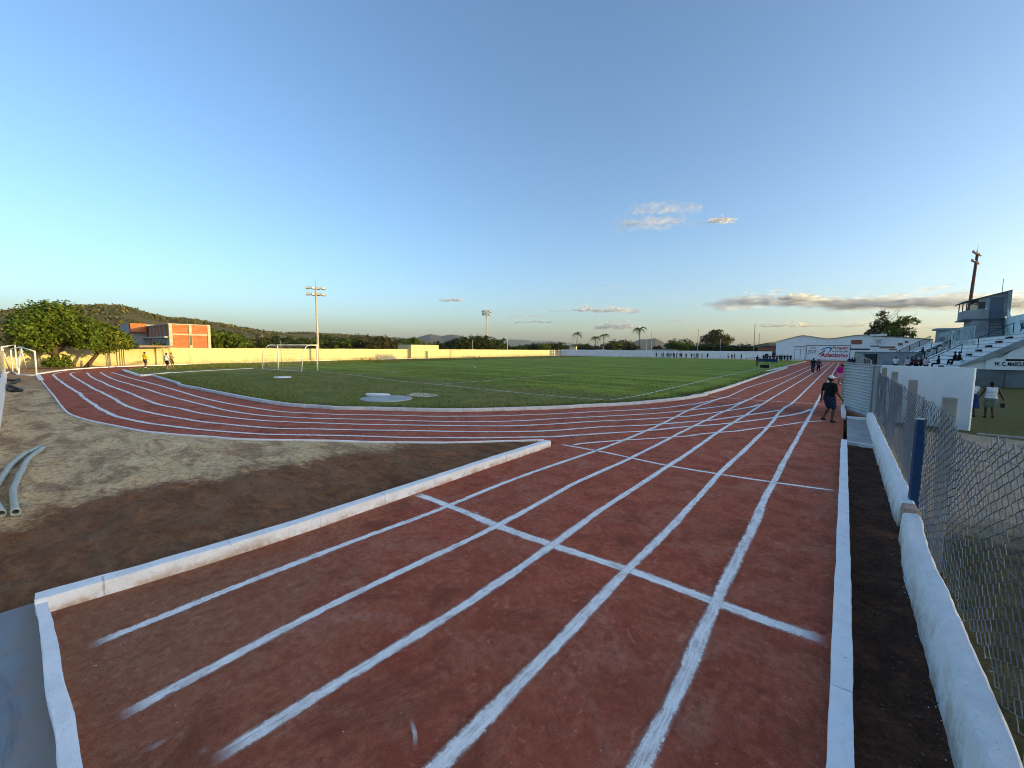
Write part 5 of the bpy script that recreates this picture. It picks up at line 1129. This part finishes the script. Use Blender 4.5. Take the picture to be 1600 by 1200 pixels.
# ------------------------------------------------------------------ people
def remesh(name, mb, voxel, mat, parent, smooth=3, sub=False):
    me = mb.mesh('tmp'); o = bpy.data.objects.new('tmp', me); COL.objects.link(o)
    m = o.modifiers.new('r', 'REMESH'); m.mode = 'VOXEL'; m.voxel_size = voxel; m.use_smooth_shade = True
    if smooth: s_ = o.modifiers.new('s', 'SMOOTH'); s_.iterations = smooth; s_.factor = .5
    dg = bpy.context.evaluated_depsgraph_get(); out = bpy.data.meshes.new_from_object(o.evaluated_get(dg)); bpy.data.objects.remove(o); bpy.data.meshes.remove(me)
    out.name = name; out.materials.clear(); out.materials.append(mat); out.polygons.foreach_set('use_smooth', [True] * len(out.polygons))
    return link(name, out, parent)
MSKIN = {k: plain('skin_' + k, c, .55) for k, c in (('brown', (.20, .095, .052)), ('dark', (.085, .042, .026)), ('tan', (.34, .18, .105)))}
MHAIR = plain('hair_black', (.015, .012, .010), .5); MEYE = plain('eye_dark', (.02, .015, .012), .2); MSHOE = {k: plain('shoe_' + k, c, .6) for k, c in (('black', (.025, .025, .025)), ('white', (.7, .7, .68)))}
def cloth(name, c):
    if name in _flat: return _flat[name]
    t = NT(name); n = t.noise(9, t.scaled(t.pos(True), (1.6, 1.6, .6)), 5, .65, .6); f = t.noise(160, t.pos(True), 2); t.col(t.mix(t.sm(n, .3, .7), [k * .78 for k in c], c)); t.rough(.9); t.bump(n, .5, .03); t.bump(f, .15, .002); _flat[name] = t.m; return t.m
def person(label, group=None, H=1.70, fat=1.0, skin='brown', top=('tee_black', (.015, .015, .017)), bottom=('shorts_navy', (.02, .025, .05)), bot='shorts', sleeve='short', hair='short', shoes='black', vox=.011,
           arms=((12, 5, 12), (12, 5, 12)), legs=((0, .0), (0, .0)), lean=0.0, head=0.0, cap=None, face=True, wide=1.0):
    # arms: (out, forward, elbow bend) degrees for left, right; legs: (forward step, knee lift) per side; faces local +y
    k = H / 1.70; t = thing('person', label, 'person', (0, 0, 0), 0, group); S = lambda x, y, z: V(x * k, y * k, z * k)
    ln = math.tan(R_(lean)); up = lambda x, y, z: S(x, y + max(0, z - .92) * ln, z)
    body, shirt, pants = MB(), MB(), MB(); f = fat
    pel = up(0, 0, .93); wai = up(0, .01, 1.06); che = up(0, .01, 1.26); nec = up(0, .0, 1.43); hd = up(0, .025, 1.585)
    def torso(m, g_, z0=0):
        m.ell(up(0, 0, .95), (.165 * f * k + g_, (.115 * f) * k + g_, .12 * k + g_ * .5)); m.ell(up(0, .01 * f, 1.08), (.145 * f * k + g_, (.105 * f + .01) * k + g_, .15 * k)); m.ell(up(0, 0, 1.26), (.165 * (f * .6 + .4) * k + g_, (.11 * (f * .6 + .4)) * k + g_, .17 * k))
        m.cap(up(-.14, -.01, 1.375), .062 * k + g_ * .8, up(.14, -.01, 1.375), .062 * k + g_ * .8)
    torso(body, 0); body.cap(up(0, -.01, 1.38), .062 * k, up(0, .012, 1.50), .052 * k)
    # head with brow, nose, chin, ears
    hr = Matrix.Rotation(R_(head), 3, 'Z'); HD = lambda x, y, z: hd + hr @ (V(x, y, z) * k)
    body.ell(hd + V(0, 0, .015 * k), (.074 * k, .094 * k, .105 * k)); body.ell(HD(0, .028, -.055), (.052 * k, .058 * k, .058 * k)); body.cap(HD(0, .088, .012), .010 * k, HD(0, .104, -.022), .015 * k, 8); body.cap(HD(-.03, .082, .03), .012 * k, HD(.03, .082, .03), .012 * k, 8); body.ell(HD(0, .078, -.062), (.022 * k, .014 * k, .009 * k))
    for s_ in (-1, 1): body.ell(HD(s_ * .077, -.005, -.003), (.012 * k, .024 * k, .033 * k))
    def limb(m, a, ra, b, rb): m.cap(a, ra, b, rb)
    for i, s_ in enumerate((-1, 1)):
        o_, fw, eb = arms[i]; sh = up(s_ * .185, -.01, 1.375)
        d1 = V(s_ * math.sin(R_(o_)), math.sin(R_(fw)), -math.cos(R_(o_)) * math.cos(R_(fw))).normalized(); el = sh + d1 * .285 * k
        d2 = (Matrix.Rotation(R_(eb), 3, 'X') @ d1).normalized(); wr = el + d2 * .255 * k
        limb(body, sh, .052 * k * (f * .5 + .5), el, .037 * k); limb(body, el, .038 * k, wr, .026 * k)
        # hand: palm, four unequal bent fingers, thumb from the side
        side = V(0, 1, 0) - d2 * d2.y; side.normalize(); inn = d2.cross(side) * (1 if s_ < 0 else -1); pm = wr + d2 * .045 * k
        body.cap(wr + d2 * .01 * k, .022 * k, wr + d2 * .075 * k + side * .012 * k, .022 * k, 8); body.cap(wr + d2 * .03 * k - side * .012 * k, .02 * k, wr + d2 * .075 * k - side * .02 * k, .018 * k, 8)
        for q, L in ((.030, .066), (.010, .078), (-.010, .072), (-.028, .054)):
            b0 = wr + d2 * .082 * k + side * q * k; b1 = b0 + (d2 + inn * .25).normalized() * L * .55 * k; b2 = b1 + (d2 * .7 + inn * .75).normalized() * L * .45 * k
            body.cap(b0, .0098 * k, b1, .009 * k, 6); body.cap(b1, .009 * k, b2, .0078 * k, 6)
        b0 = wr + d2 * .035 * k + side * .026 * k; b1 = b0 + (d2 * .7 + side * .75 + inn * .3).normalized() * .036 * k; body.cap(b0, .012 * k, b1, .0105 * k, 6); body.cap(b1, .0105 * k, b1 + (d2 * .9 + side * .3 + inn * .4).normalized() * .03 * k, .009 * k, 6)
        if sleeve == 'short': limb(shirt, sh, .068 * k * (f * .5 + .5), sh + d1 * .20 * k, .062 * k)
        elif sleeve == 'long': limb(shirt, sh, .066 * k * (f * .5 + .5), el, .05 * k); limb(shirt, el, .05 * k, wr - d2 * .01 * k, .037 * k)
        st_, lift = legs[i]; hip = S(s_ * .088 * wide, 0, .90); an = S(s_ * (.10 * wide), st_, .085 + lift)
        mid = (hip + an) / 2; Lh = (an - hip).length; full = .835 * k; bend = math.sqrt(max(0, (full / 2) ** 2 - (Lh / 2) ** 2)); kn = mid + V(0, bend + .01 * k, 0)
        if bot == 'sit': kn = S(s_ * .10, .42, .86); an = S(s_ * .10, .46, .46)
        limb(body, hip, .086 * k * f, kn, .053 * k); limb(body, kn, .052 * k, (kn * .62 + an * .38) + V(0, -.012 * k, 0), .052 * k); limb(body, (kn * .62 + an * .38) + V(0, -.012 * k, 0), .05 * k, an, .034 * k)
        td = -.05 * k * (lift > .05); body.cap(an + V(0, -.035 * k, -.045 * k), .032 * k, an + V(s_ * .012 * k, .10 * k, -.055 * k + td), .028 * k, 8); body.cap(an, .034 * k, an + V(0, .08 * k, -.045 * k + td * .7), .032 * k, 8)
        if shoes:
            m = MB(); m.cap(an + V(0, -.04 * k, -.045 * k), .040 * k, an + V(s_ * .014 * k, .115 * k, -.052 * k + td), .034 * k, 8); m.cap(an + V(0, -.02 * k, -.01 * k), .042 * k, an + V(0, .08 * k, -.04 * k + td * .7), .04 * k, 8); remesh('shoe', m, vox * 1.3, MSHOE[shoes], t, 1)
        if bot == 'shorts': q = hip.lerp(kn, .80); limb(pants, hip, .112 * k * f, q, .092 * k * (f * .5 + .5))
        elif bot in ('trousers', 'sit'): limb(pants, hip, .104 * k * f, kn, .078 * k); limb(pants, kn, .078 * k, an + V(0, 0, .02 * k), .058 * k)
    torso(shirt, .020 * k)
    if bot == 'dress': pants.tube([tuple(S(0, 0, z)) for z in (1.10, .95, .70, .42)], [r * k * f for r in (.15, .19, .23, .27)], 18)
    elif bot == 'skirt': pants.tube([tuple(S(0, 0, z)) for z in (1.04, .94, .74, .58)], [r * k * f for r in (.165, .20, .215, .22)], 18)
    else: pants.ell(S(0, 0, .93), (.178 * f * k, .13 * f * k, .105 * k))
    remesh('body', body, vox, MSKIN[skin], t); 
    if top: remesh('shirt', shirt, vox * 1.2, cloth(*top), t)
    remesh('dress' if bot == 'dress' else 'skirt' if bot == 'skirt' else 'trousers' if bot in ('trousers', 'sit') else 'shorts', pants, vox * 1.2, cloth(*bottom), t)
    h = MB(); h.ell(HD(0, -.012, .038), (.081 * k, .098 * k, .088 * k)); h.ell(HD(0, -.045, -.005), (.074 * k, .062 * k, .075 * k))
    if hair == 'long': h.cap(HD(0, -.06, 0), .07 * k, HD(0, -.085, -.16), .05 * k)
    if hair == 'bun': h.ell(HD(0, -.10, .05), .045 * k)
    if hair: remesh('hair', h, vox * 1.2, MHAIR, t, 2)
    if face:
        for s_ in (-1, 1): MB().ell(HD(s_ * .030, .083, .012), .0085 * k, nu=8, nv=6).build('eye', MEYE, t, True)
    if cap:
        m = MB(); m.ell(HD(0, -.006, .050), (.090 * k, .106 * k, .082 * k)); c = remesh('cap', m, vox, cloth(*cap), t, 1)
        m = MB(); m.ell(HD(0, .125, .048), (.072 * k, .075 * k, .010 * k)); remesh('cap_brim', m, .008, cloth(*cap), t, 1)
        m = MB()
        for q in (-.02, .0, .02): m.ell(HD(q - .012, -.115, .05), (.014 * k, .006 * k, .014 * k), nu=8, nv=5)
        m.build('cap_logo', MBLK, t)
    return t
def put(o, px, py, yaw, z=0.0): p = g(px, py, z); o.location = (p.x, p.y, z); o.rotation_euler = (0, 0, R_(yaw)); return o
WHT, GRY, NVY, BLK = ('cloth_white', (.72, .73, .74)), ('cloth_grey', (.22, .25, .22)), ('cloth_navy', (.02, .03, .07)), ('cloth_black', (.014, .014, .016))
p = put(person('man in a white cap, black shirt and navy shorts walking up the right-hand lane', None, 1.66, 1.16, 'dark', BLK, NVY, arms=((16, -6, 18), (12, 8, 30)), legs=((-.10, .05), (.07, 0)), cap=WHT, hair='short', head=-10, vox=.010), 1293, 659.5, -42)
MB().ell((.24, -.01, 1.22), (.012, .03, .035)).build('sleeve_badge', cloth(*WHT), p)
put(person('woman in a bright pink top and pale pink shorts walking away past the gate', None, 1.58, 1.35, 'brown', ('cloth_magenta', (.50, .015, .20)), ('cloth_pale_pink', (.72, .42, .46)), 'shorts', 'long', 'bun', 'black', arms=((22, -5, 35), (28, 10, 50)), legs=((.10, 0), (-.12, .04)), head=15), 1313, 601, 8)
put(person('person in black with a dark hat walking on the track, left of a companion', 'two walkers on the track', 1.76, 1.06, 'dark', BLK, ('jeans_dark', (.03, .04, .07)), 'trousers', 'short', 'short', 'black', arms=((10, 10, 20), (14, -8, 15)), legs=((.18, 0), (-.18, .05)), cap=BLK), 1269.8, 583, 170)
put(person('person in dark clothes and pale shoes walking on the track, right of a companion', 'two walkers on the track', 1.64, 1.0, 'dark', ('cloth_slate', (.05, .06, .075)), BLK, 'trousers', 'long', 'short', 'white', arms=((10, -10, 20), (12, 8, 20)), legs=((-.16, .05), (.16, 0))), 1278.3, 582.3, 175)
put(person('heavy-set person in white shirt and grey-green shorts walking over the yard grass', None, 1.66, 1.3, 'dark', WHT, GRY, 'shorts', None, 'short', 'black', arms=((24, 4, 10), (26, 10, 18)), legs=((.08, 0), (-.06, .02))), 1545, 653, 5, -.45)
o = MB().box((-.06, -.09, -.10), (.06, .09, .10)); bg_ = bevel(o.build('handbag', plain('bag_black', (.02, .02, .022))), .02); tag(bg_, 'small black bag held by the person in the white shirt', 'bag'); q = g(1545, 653, -.45); bg_.location = (q.x + .395, q.y + .13, .155)
put(person('person in a blue dress with white shoulder cloth beside the screen wall end', None, 1.68, 1.05, 'dark', WHT, ('cloth_blue', (.02, .04, .15)), 'dress', 'short', 'bun', 'black', arms=((10, 25, 90), (12, 25, 95)), legs=((.06, 0), (-.06, 0))), 1515.5, 651, 20, -.45)
put(person('person in a yellow shirt standing in the sun by the cream wall on the left', None, 1.74, 1.12, 'tan', ('cloth_yellow', (.72, .48, .02)), ('cloth_brown', (.10, .06, .045)), 'shorts', 'long', 'short', 'white', vox=.014, arms=((16, 8, 30), (14, 8, 30)), face=False), 227, 575.2, 20, .08)
put(person('person in white shirt and black shorts on the sunlit grass near the cream wall', None, 1.70, 1.06, 'tan', WHT, BLK, 'shorts', 'short', 'short', None, vox=.014, arms=((24, 5, 30), (20, 5, 20)), legs=((.07, 0), (-.07, 0)), face=False), 261, 577.6, 30, .08)
put(person('bare-chested person in dark shorts beside the one in the white shirt', None, 1.70, .98, 'tan', None, ('cloth_maroon', (.08, .035, .03)), 'shorts', None, 'short', None, vox=.014, arms=((14, 20, 70), (14, 30, 60)), legs=((.12, 0), (-.10, .04)), face=False), 268.5, 575.6, -40, .08)
put(person('person in a dark shirt and khaki trousers standing on the lawn beside the loudspeakers', None, 1.74, 1.02, 'dark', BLK, ('cloth_khaki', (.16, .13, .07)), 'trousers', 'short', 'short', 'black', vox=.016, arms=((12, 25, 70), (14, 60, 30)), face=False), 1182.6, 571.8, -30, LZ)
put(person('person in a red shirt standing in front of the banner lettering', None, 1.70, 1.0, 'dark', ('cloth_red', (.30, .02, .03)), NVY, 'shorts', 'short', 'short', 'black', vox=.018, face=False), 1294.3, 562.3, 10)
put(person('person in a black top and white shorts inside the pipe door frame', None, 1.68, 1.0, 'dark', BLK, WHT, 'shorts', 'short', 'short', 'black', vox=.018, face=False), 1253.3, 560.3, 160)
put(person('dark-clothed person half hidden behind the corrugated gate, right of the pink top', None, 1.66, 1.1, 'dark', BLK, BLK, 'trousers', 'short', 'short', 'black', vox=.018, face=False), 1321.5, 594, 170)
# prototypes for the small far figures
far_ = [person('x', None, 1.70, 1.0, 'dark', BLK, NVY, 'shorts', 'short', 'short', None, vox=.026, face=False),
        person('x', None, 1.74, 1.0, 'dark', NVY, BLK, 'trousers', 'short', 'short', None, vox=.026, arms=((14, 20, 20), (14, -20, 15)), legs=((.22, 0), (-.22, .06)), face=False),
        person('x', None, 1.66, 1.05, 'dark', ('cloth_maroon', (.08, .035, .03)), BLK, 'shorts', 'short', 'short', None, vox=.026, arms=((30, 10, 60), (30, 10, 60)), face=False),
        person('x', None, 1.70, 1.0, 'brown', WHT, NVY, 'shorts', 'short', 'short', None, vox=.026, legs=((.2, 0), (-.2, .05)), face=False),
        person('x', None, 1.68, 1.1, 'dark', BLK, BLK, 'sit', 'short', 'short', None, vox=.026, arms=((14, 35, 60), (14, 35, 60)), face=False),
        person('x', None, 1.66, 1.1, 'brown', ('cloth_pinkish', (.60, .46, .52)), BLK, 'sit', 'short', 'short', None, vox=.026, arms=((14, 35, 60), (14, 35, 60)), face=False)]
fu = [False] * 6
def small(k, loc, yaw, label, group):
    o = far_[k] if not fu[k] else dup(far_[k]); fu[k] = True; o.location = loc; o.rotation_euler = (0, 0, R_(yaw)); o['label'] = label; o['group'] = group; return o
rp = random.Random(2)
for i, px in enumerate((1025.5, 1034, 1036.5, 1042.5, 1045.2, 1048.3, 1052.2, 1054.2, 1057.6, 1062.6, 1065.2)):
    q = onY(px, 556.5, 136 + rp.uniform(-1.5, 1)); small(rp.choice((0, 1, 2)), (q.x, q.y, LZ), rp.uniform(0, 360), 'small dark figure among those before the white end wall around the far goal', 'people around the far goal')
for i, px in enumerate((1072, 1080.5, 1084.3, 1087.8, 1090.5, 1096.8, 1105.5)):
    q = onY(px, 556.5, 134 + rp.uniform(-1.5, 1)); small(rp.choice((0, 1, 2)), (q.x, q.y, LZ), rp.uniform(0, 360), 'small dark figure before the white end wall, in the row right of the far goal', 'people in a row right of the far goal')
for px, k, lab in ((1137.8, 3, 'small figure in white before the end wall, left of three darker ones'), (1143.6, 2, 'small reddish-brown figure close to a dark one before the end wall'), (1147.8, 1, 'small dark striding figure right beside a reddish-brown one'), (1158.4, 0, 'small dark figure standing alone left of the blue table')):
    q = onY(px, 557.2, 131); small(k, (q.x, q.y, LZ), rp.uniform(0, 360), lab, 'people right of the far goal')
for i, px in enumerate((1214, 1218.5, 1221.4, 1225.8, 1230.4, 1235.2)): q = onY(px, 561, 116 + (i % 2) * .6); small((2, 0, 1, 0, 1, 0)[i], (q.x, q.y, LZ), 180 + rp.uniform(-30, 30), 'dark figure in the group between the loudspeakers and the pipe door frame', 'people beside the loudspeakers')
for px, lab in ((1193, 'head and shoulders of a person behind the left part of the blue table'), (1203, 'person leaning behind the blue table between the two loudspeakers')): q = onY(px, 560, 108); small(1 if px < 1200 else 2, (q.x, q.y, LZ), 180, lab, 'people behind the blue table')
for px, y in ((1328.0, 80), (1332.0, 82), (1335.5, 79)): q = onY(px, 560, y); small((0, 2, 1)[int(px) % 3], (q.x, q.y, .0), rp.uniform(0, 360), 'dark figure in the huddle just above the corrugated gate, beside the banner', 'huddle above the corrugated gate')
for px, y, k, lab in ((1400, 60.5, 3, 'spectator in a white shirt before the grey wall, leftmost of the spectators'), (1418.5, 60, 5, 'spectator in a pale pink shirt before the grey wall'), (1424.5, 61, 4, 'dark spectator right beside the pale pink shirt'), (1432, 60.5, 2, 'spectator in a maroon shirt at the foot of the grandstand'), (1440, 61, 4, 'dark seated spectator right of the maroon shirt'), (1447.5, 60, 5, 'last spectator in a pale shirt at the foot of the grandstand rail')):
    q = onY(px, 560, y); small(k, (q.x, q.y, .38), -5 + rp.uniform(-20, 20), lab, 'spectators at the foot of the stand')
for px, py, lab in ((1443, 539, 'person in black sitting on the upper far rows of the grandstand'), (1466, 570, 'spectator on the lowest white row at the near end of the stand'), (1491, 572, 'spectator peeping over the screen wall at the near end of the stand'), (1498, 569, 'spectator next to the sloping grey coping')):
    y = 97 if py < 545 else 57.5 + (1500 - px) * .05; q = onY(px, py, y); z = Z0s + RISE * max(0, math.floor((q.x - X0s) / RUN)); small(4, (q.x, q.y, z - .40), 80, lab, 'spectators sitting on the stand')

# ------------------------------------------------------------------ sound gear by the lawn edge
def speaker(px, y, ztop_, lab, lab2):
    q = onY(px, 555, y); s_ = thing('speaker_stand', lab2, 'stand', (q.x, q.y, LZ)); MB().tube([(0, 0, .3), (0, 0, ztop_ - .75)], .025, 6).build('pole', MBLK, s_)
    for k in range(3): a = k * 2.1 + .4; MB().tube([(0, 0, .75), (.5 * math.cos(a), .5 * math.sin(a), .0)], .018, 5).build('leg', MBLK, s_)
    t = thing('loudspeaker', lab, 'loudspeaker', (q.x, q.y, LZ + ztop_ - .75), R_(15)); bevel(MB().box((-.26, -.22, 0), (.26, .22, .85)).build('cabinet', plain('speaker_black', (.02, .02, .022), .5), t), .03); MB().box((-.22, -.235, .06), (.22, -.222, .79)).build('grille', plain('grille_grey', (.05, .05, .055)), t)
speaker(1197.8, 82, 1.9, 'black loudspeaker on a stand, the nearer one above the black case', 'tripod stand under the nearer loudspeaker')
speaker(1209, 86, 2.1, 'black loudspeaker on a tripod, the farther one at the end of the blue table', 'spread tripod stand under the farther loudspeaker')
q = onY(1194.8, 571, 70); t = thing('equipment_case', 'black equipment case lying on the lawn below the nearer loudspeaker', 'case', (q.x, q.y, LZ), R_(10)); bevel(MB().box((-.55, -.3, 0), (.55, .3, .48)).build('case', plain('speaker_black', (.02, .02, .022), .5), t), .05); MB().tube([(-.2, -.33, .3), (0, -.37, .34), (.2, -.33, .3)], .02, 5).build('handle', MBLK, t)
a, b = onY(1185, 560, 104), onY(1214.5, 560, 104); t = thing('table', 'long table under a dark blue cloth beside the loudspeakers', 'table', (a.x, 104, LZ)); L = b.x - a.x
MB().box((0, 0, .72), (L, .8, .76)).build('tabletop', plain('table_top', (.30, .32, .36)), t)
for x in (.1, L - .1): 
    for y in (.1, .7): MB().box((x - .03, y - .03, 0), (x + .03, y + .03, .72)).build('leg', MBLK, t)
mb = MB(); mb.strip([[V(L * i / 30, -.03 - .02 * math.sin(i * 1.7), .77), V(L * i / 30, -.05 - .05 * math.sin(i * 1.7), .18)] for i in range(31)]); mb.strip([[V(L * i / 30, -.03, .768), V(L * i / 30, .83, .768)] for i in range(31)]); o = mb.build('tablecloth', cloth('cloth_table_blue', (.02, .05, .16))); o.location = t.location; tag(o, 'dark blue cloth hanging over the long table', 'tablecloth')
a, b = onY(1166.5, 560, 118), onY(1179, 560, 118); t = thing('metal_rail', 'low blue-grey metal rail standing on the lawn left of the blue table', 'rail', (a.x, 118, LZ)); L = b.x - a.x
for x in (0, L): MB().tube([(x, 0, 0), (x, 0, .98)], .04, 6).build('post', plain('rail_blue', (.06, .12, .19)), t)
MB().tube([(-.1, 0, .95), (L + .1, 0, .95)], .04, 6).build('bar', plain('rail_blue', (.06, .12, .19)), t)

# ------------------------------------------------------------------ clouds, far beyond everything
def m_cloud(name, edge, dens):
    t = NT(name); P = t.pos(); lw = t.n('ShaderNodeLayerWeight'); lw.inputs['Blend'].default_value = .5; n = t.noise(.004, P, 6, .65); n2 = t.noise(.015, P, 5, .7)
    fac = t.math('SUBTRACT', 1.0, lw.outputs['Facing']); a = t.math('ADD', fac, t.math('MULTIPLY', t.math('SUBTRACT', t.math('ADD', t.math('MULTIPLY', n, .6), t.math('MULTIPLY', n2, .4)), .5), 1.5))
    t.set(t.p.inputs['Alpha'], t.sm(a, .12, edge, 0, dens)); t.col((.86, .86, .88)); t.rough(1.0); t.p.inputs['Specular IOR Level'].default_value = 0
    tr = t.n('ShaderNodeBsdfTranslucent'); tr.inputs['Color'].default_value = (.92, .92, .93, 1); mx = t.n('ShaderNodeMixShader'); tp = t.n('ShaderNodeBsdfTransparent'); m2 = t.n('ShaderNodeMixShader')
    df = t.n('ShaderNodeBsdfDiffuse'); df.inputs['Color'].default_value = (.88, .88, .9, 1); mx.inputs[0].default_value = .72; t.l(df.outputs[0], mx.inputs[1]); t.l(tr.outputs[0], mx.inputs[2])
    t.l(t.sm(a, .12, edge, 0, dens), m2.inputs[0]); t.l(tp.outputs[0], m2.inputs[1]); t.l(mx.outputs[0], m2.inputs[2]); t.l(m2.outputs[0], t.out.inputs['Surface']); return t.m
MCL, MCLT = m_cloud('cloud_vapour', 1.2, .27), m_cloud('cloud_thin', 1.3, .15); MCLS = m_cloud('cloud_bright', 1.0, .55)
rc = random.Random(21); CD = 9000.0
def cloud(lab, x0, y0, x1, y1, mat, n=18, group=None):
    # soft heaps on a flat base between two picture columns, set out at their true distance in the sky
    w = (far(x1, y0, CD) - far(x0, y0, CD)).length; A, B = far(x0, y1, CD), far(x1, y1, CD); hz = far(x0, y0, CD).z - far(x0, y1, CD).z; dpt = Vector((A.x, A.y, 0)).normalized(); mb = MB()
    n *= 4
    for i in range(n):
        q = (i + rc.random()) / n; e = math.sin(math.pi * min(1, max(0, .05 + q * .9))) ** .8 * (.55 + .45 * abs(fbm(q * 5 + x0, y0, 1)) * 2); lift = rc.random() ** 1.6
        r = hz * (.10 + .24 * rc.random()) * (1.15 - .6 * lift); p = A.lerp(B, q) + dpt * rc.uniform(-1, 1) * hz * 1.2; p.z += hz * (.12 + .80 * lift) * e
        b0 = len(mb.v); mb.ell(p, (r * rc.uniform(1.6, 3.4), r * 2.2, r * .75), nu=16, nv=10)
        for j in range(b0, len(mb.v)):
            v = Vector(mb.v[j]); nn = fbm(v.x * .006, v.y * .006, v.z * .012 + i, 4); v = v + (v - p) * .55 * nn; mb.v[j] = tuple(v)
    return tag(mb.build('cloud', mat, smooth=True), lab, 'cloud', group)
for a in [('long grey cloud bank with bright tops above the white hall', 1118, 452, 1330, 478, MCL, 26), ('right end of the cloud bank, tallest part behind the leaning mast', 1310, 446, 1680, 480, MCL, 34), ('bright puffs piled on the middle of the long cloud bank', 1222, 452, 1275, 468, MCLS, 8),
          ('lower thin cloud streak over the middle of the white hall', 1196, 500, 1275, 510, MCLS, 16), ('lower grey streak between the hall and the press box', 1275, 499, 1440, 511, MCL, 18), ('faint broad low cloud behind the grandstand', 1420, 500, 1640, 514, MCL, 18),
          ('small bright cloud above and left of the palms', 894, 476, 934, 486, MCLS, 9), ('small bright cloud with a flat base right of another one', 930, 476, 992, 487, MCLS, 12), ('low bright cloud just left of the tallest palm', 936, 499, 996, 513, MCLS, 12), ('tiny bright cloud alone over the middle of the wall', 688, 462, 720, 470, MCLS, 7),
          ('upper thin white wisp high over the far goal', 985, 312, 1088, 328, MCLT, 12), ('thin broken wisp under the upper white one', 965, 330, 1060, 353, MCLT, 12), ('tiny bright wisp to the right of the high broken ones', 1108, 336, 1145, 346, MCLS, 6), ('tiny pale wisp between the high wisps and the bright one', 1075, 343, 1110, 350, MCLT, 5),
          ('dark little cloud streak right of the middle mast', 795, 486, 850, 496, MCLT, 9), ('thin flat streak above the scrub right of the middle mast', 805, 499, 862, 504, MCLS, 8), ('tiny grey cloud left of the bright pair', 858, 480, 888, 487, MCLT, 6), ('small grey wisp high above the bright pair', 940, 440, 972, 447, MCLT, 5), ('small grey cloud low near the middle mast', 773, 501, 790, 506, MCLT, 4), ('faint grey streak right of the tallest palm', 1040, 497, 1075, 503, MCLT, 6)]: cloud(*a)

# ------------------------------------------------------------------ the evening air over the country
mh = bpy.data.materials.new('haze_air'); mh.use_nodes = True; mh.node_tree.nodes.clear()
ho = mh.node_tree.nodes.new('ShaderNodeOutputMaterial'); hv = mh.node_tree.nodes.new('ShaderNodeVolumePrincipled')
hv.inputs['Color'].default_value = (.80, .88, .96, 1); hv.inputs['Density'].default_value = .00006; hv.inputs['Anisotropy'].default_value = .2
mh.node_tree.links.new(hv.outputs[0], ho.inputs['Volume'])
tag(MB().box((-8100, -2100, -1.6), (8100, 8100, 330)).build('haze', mh), kind='stuff')
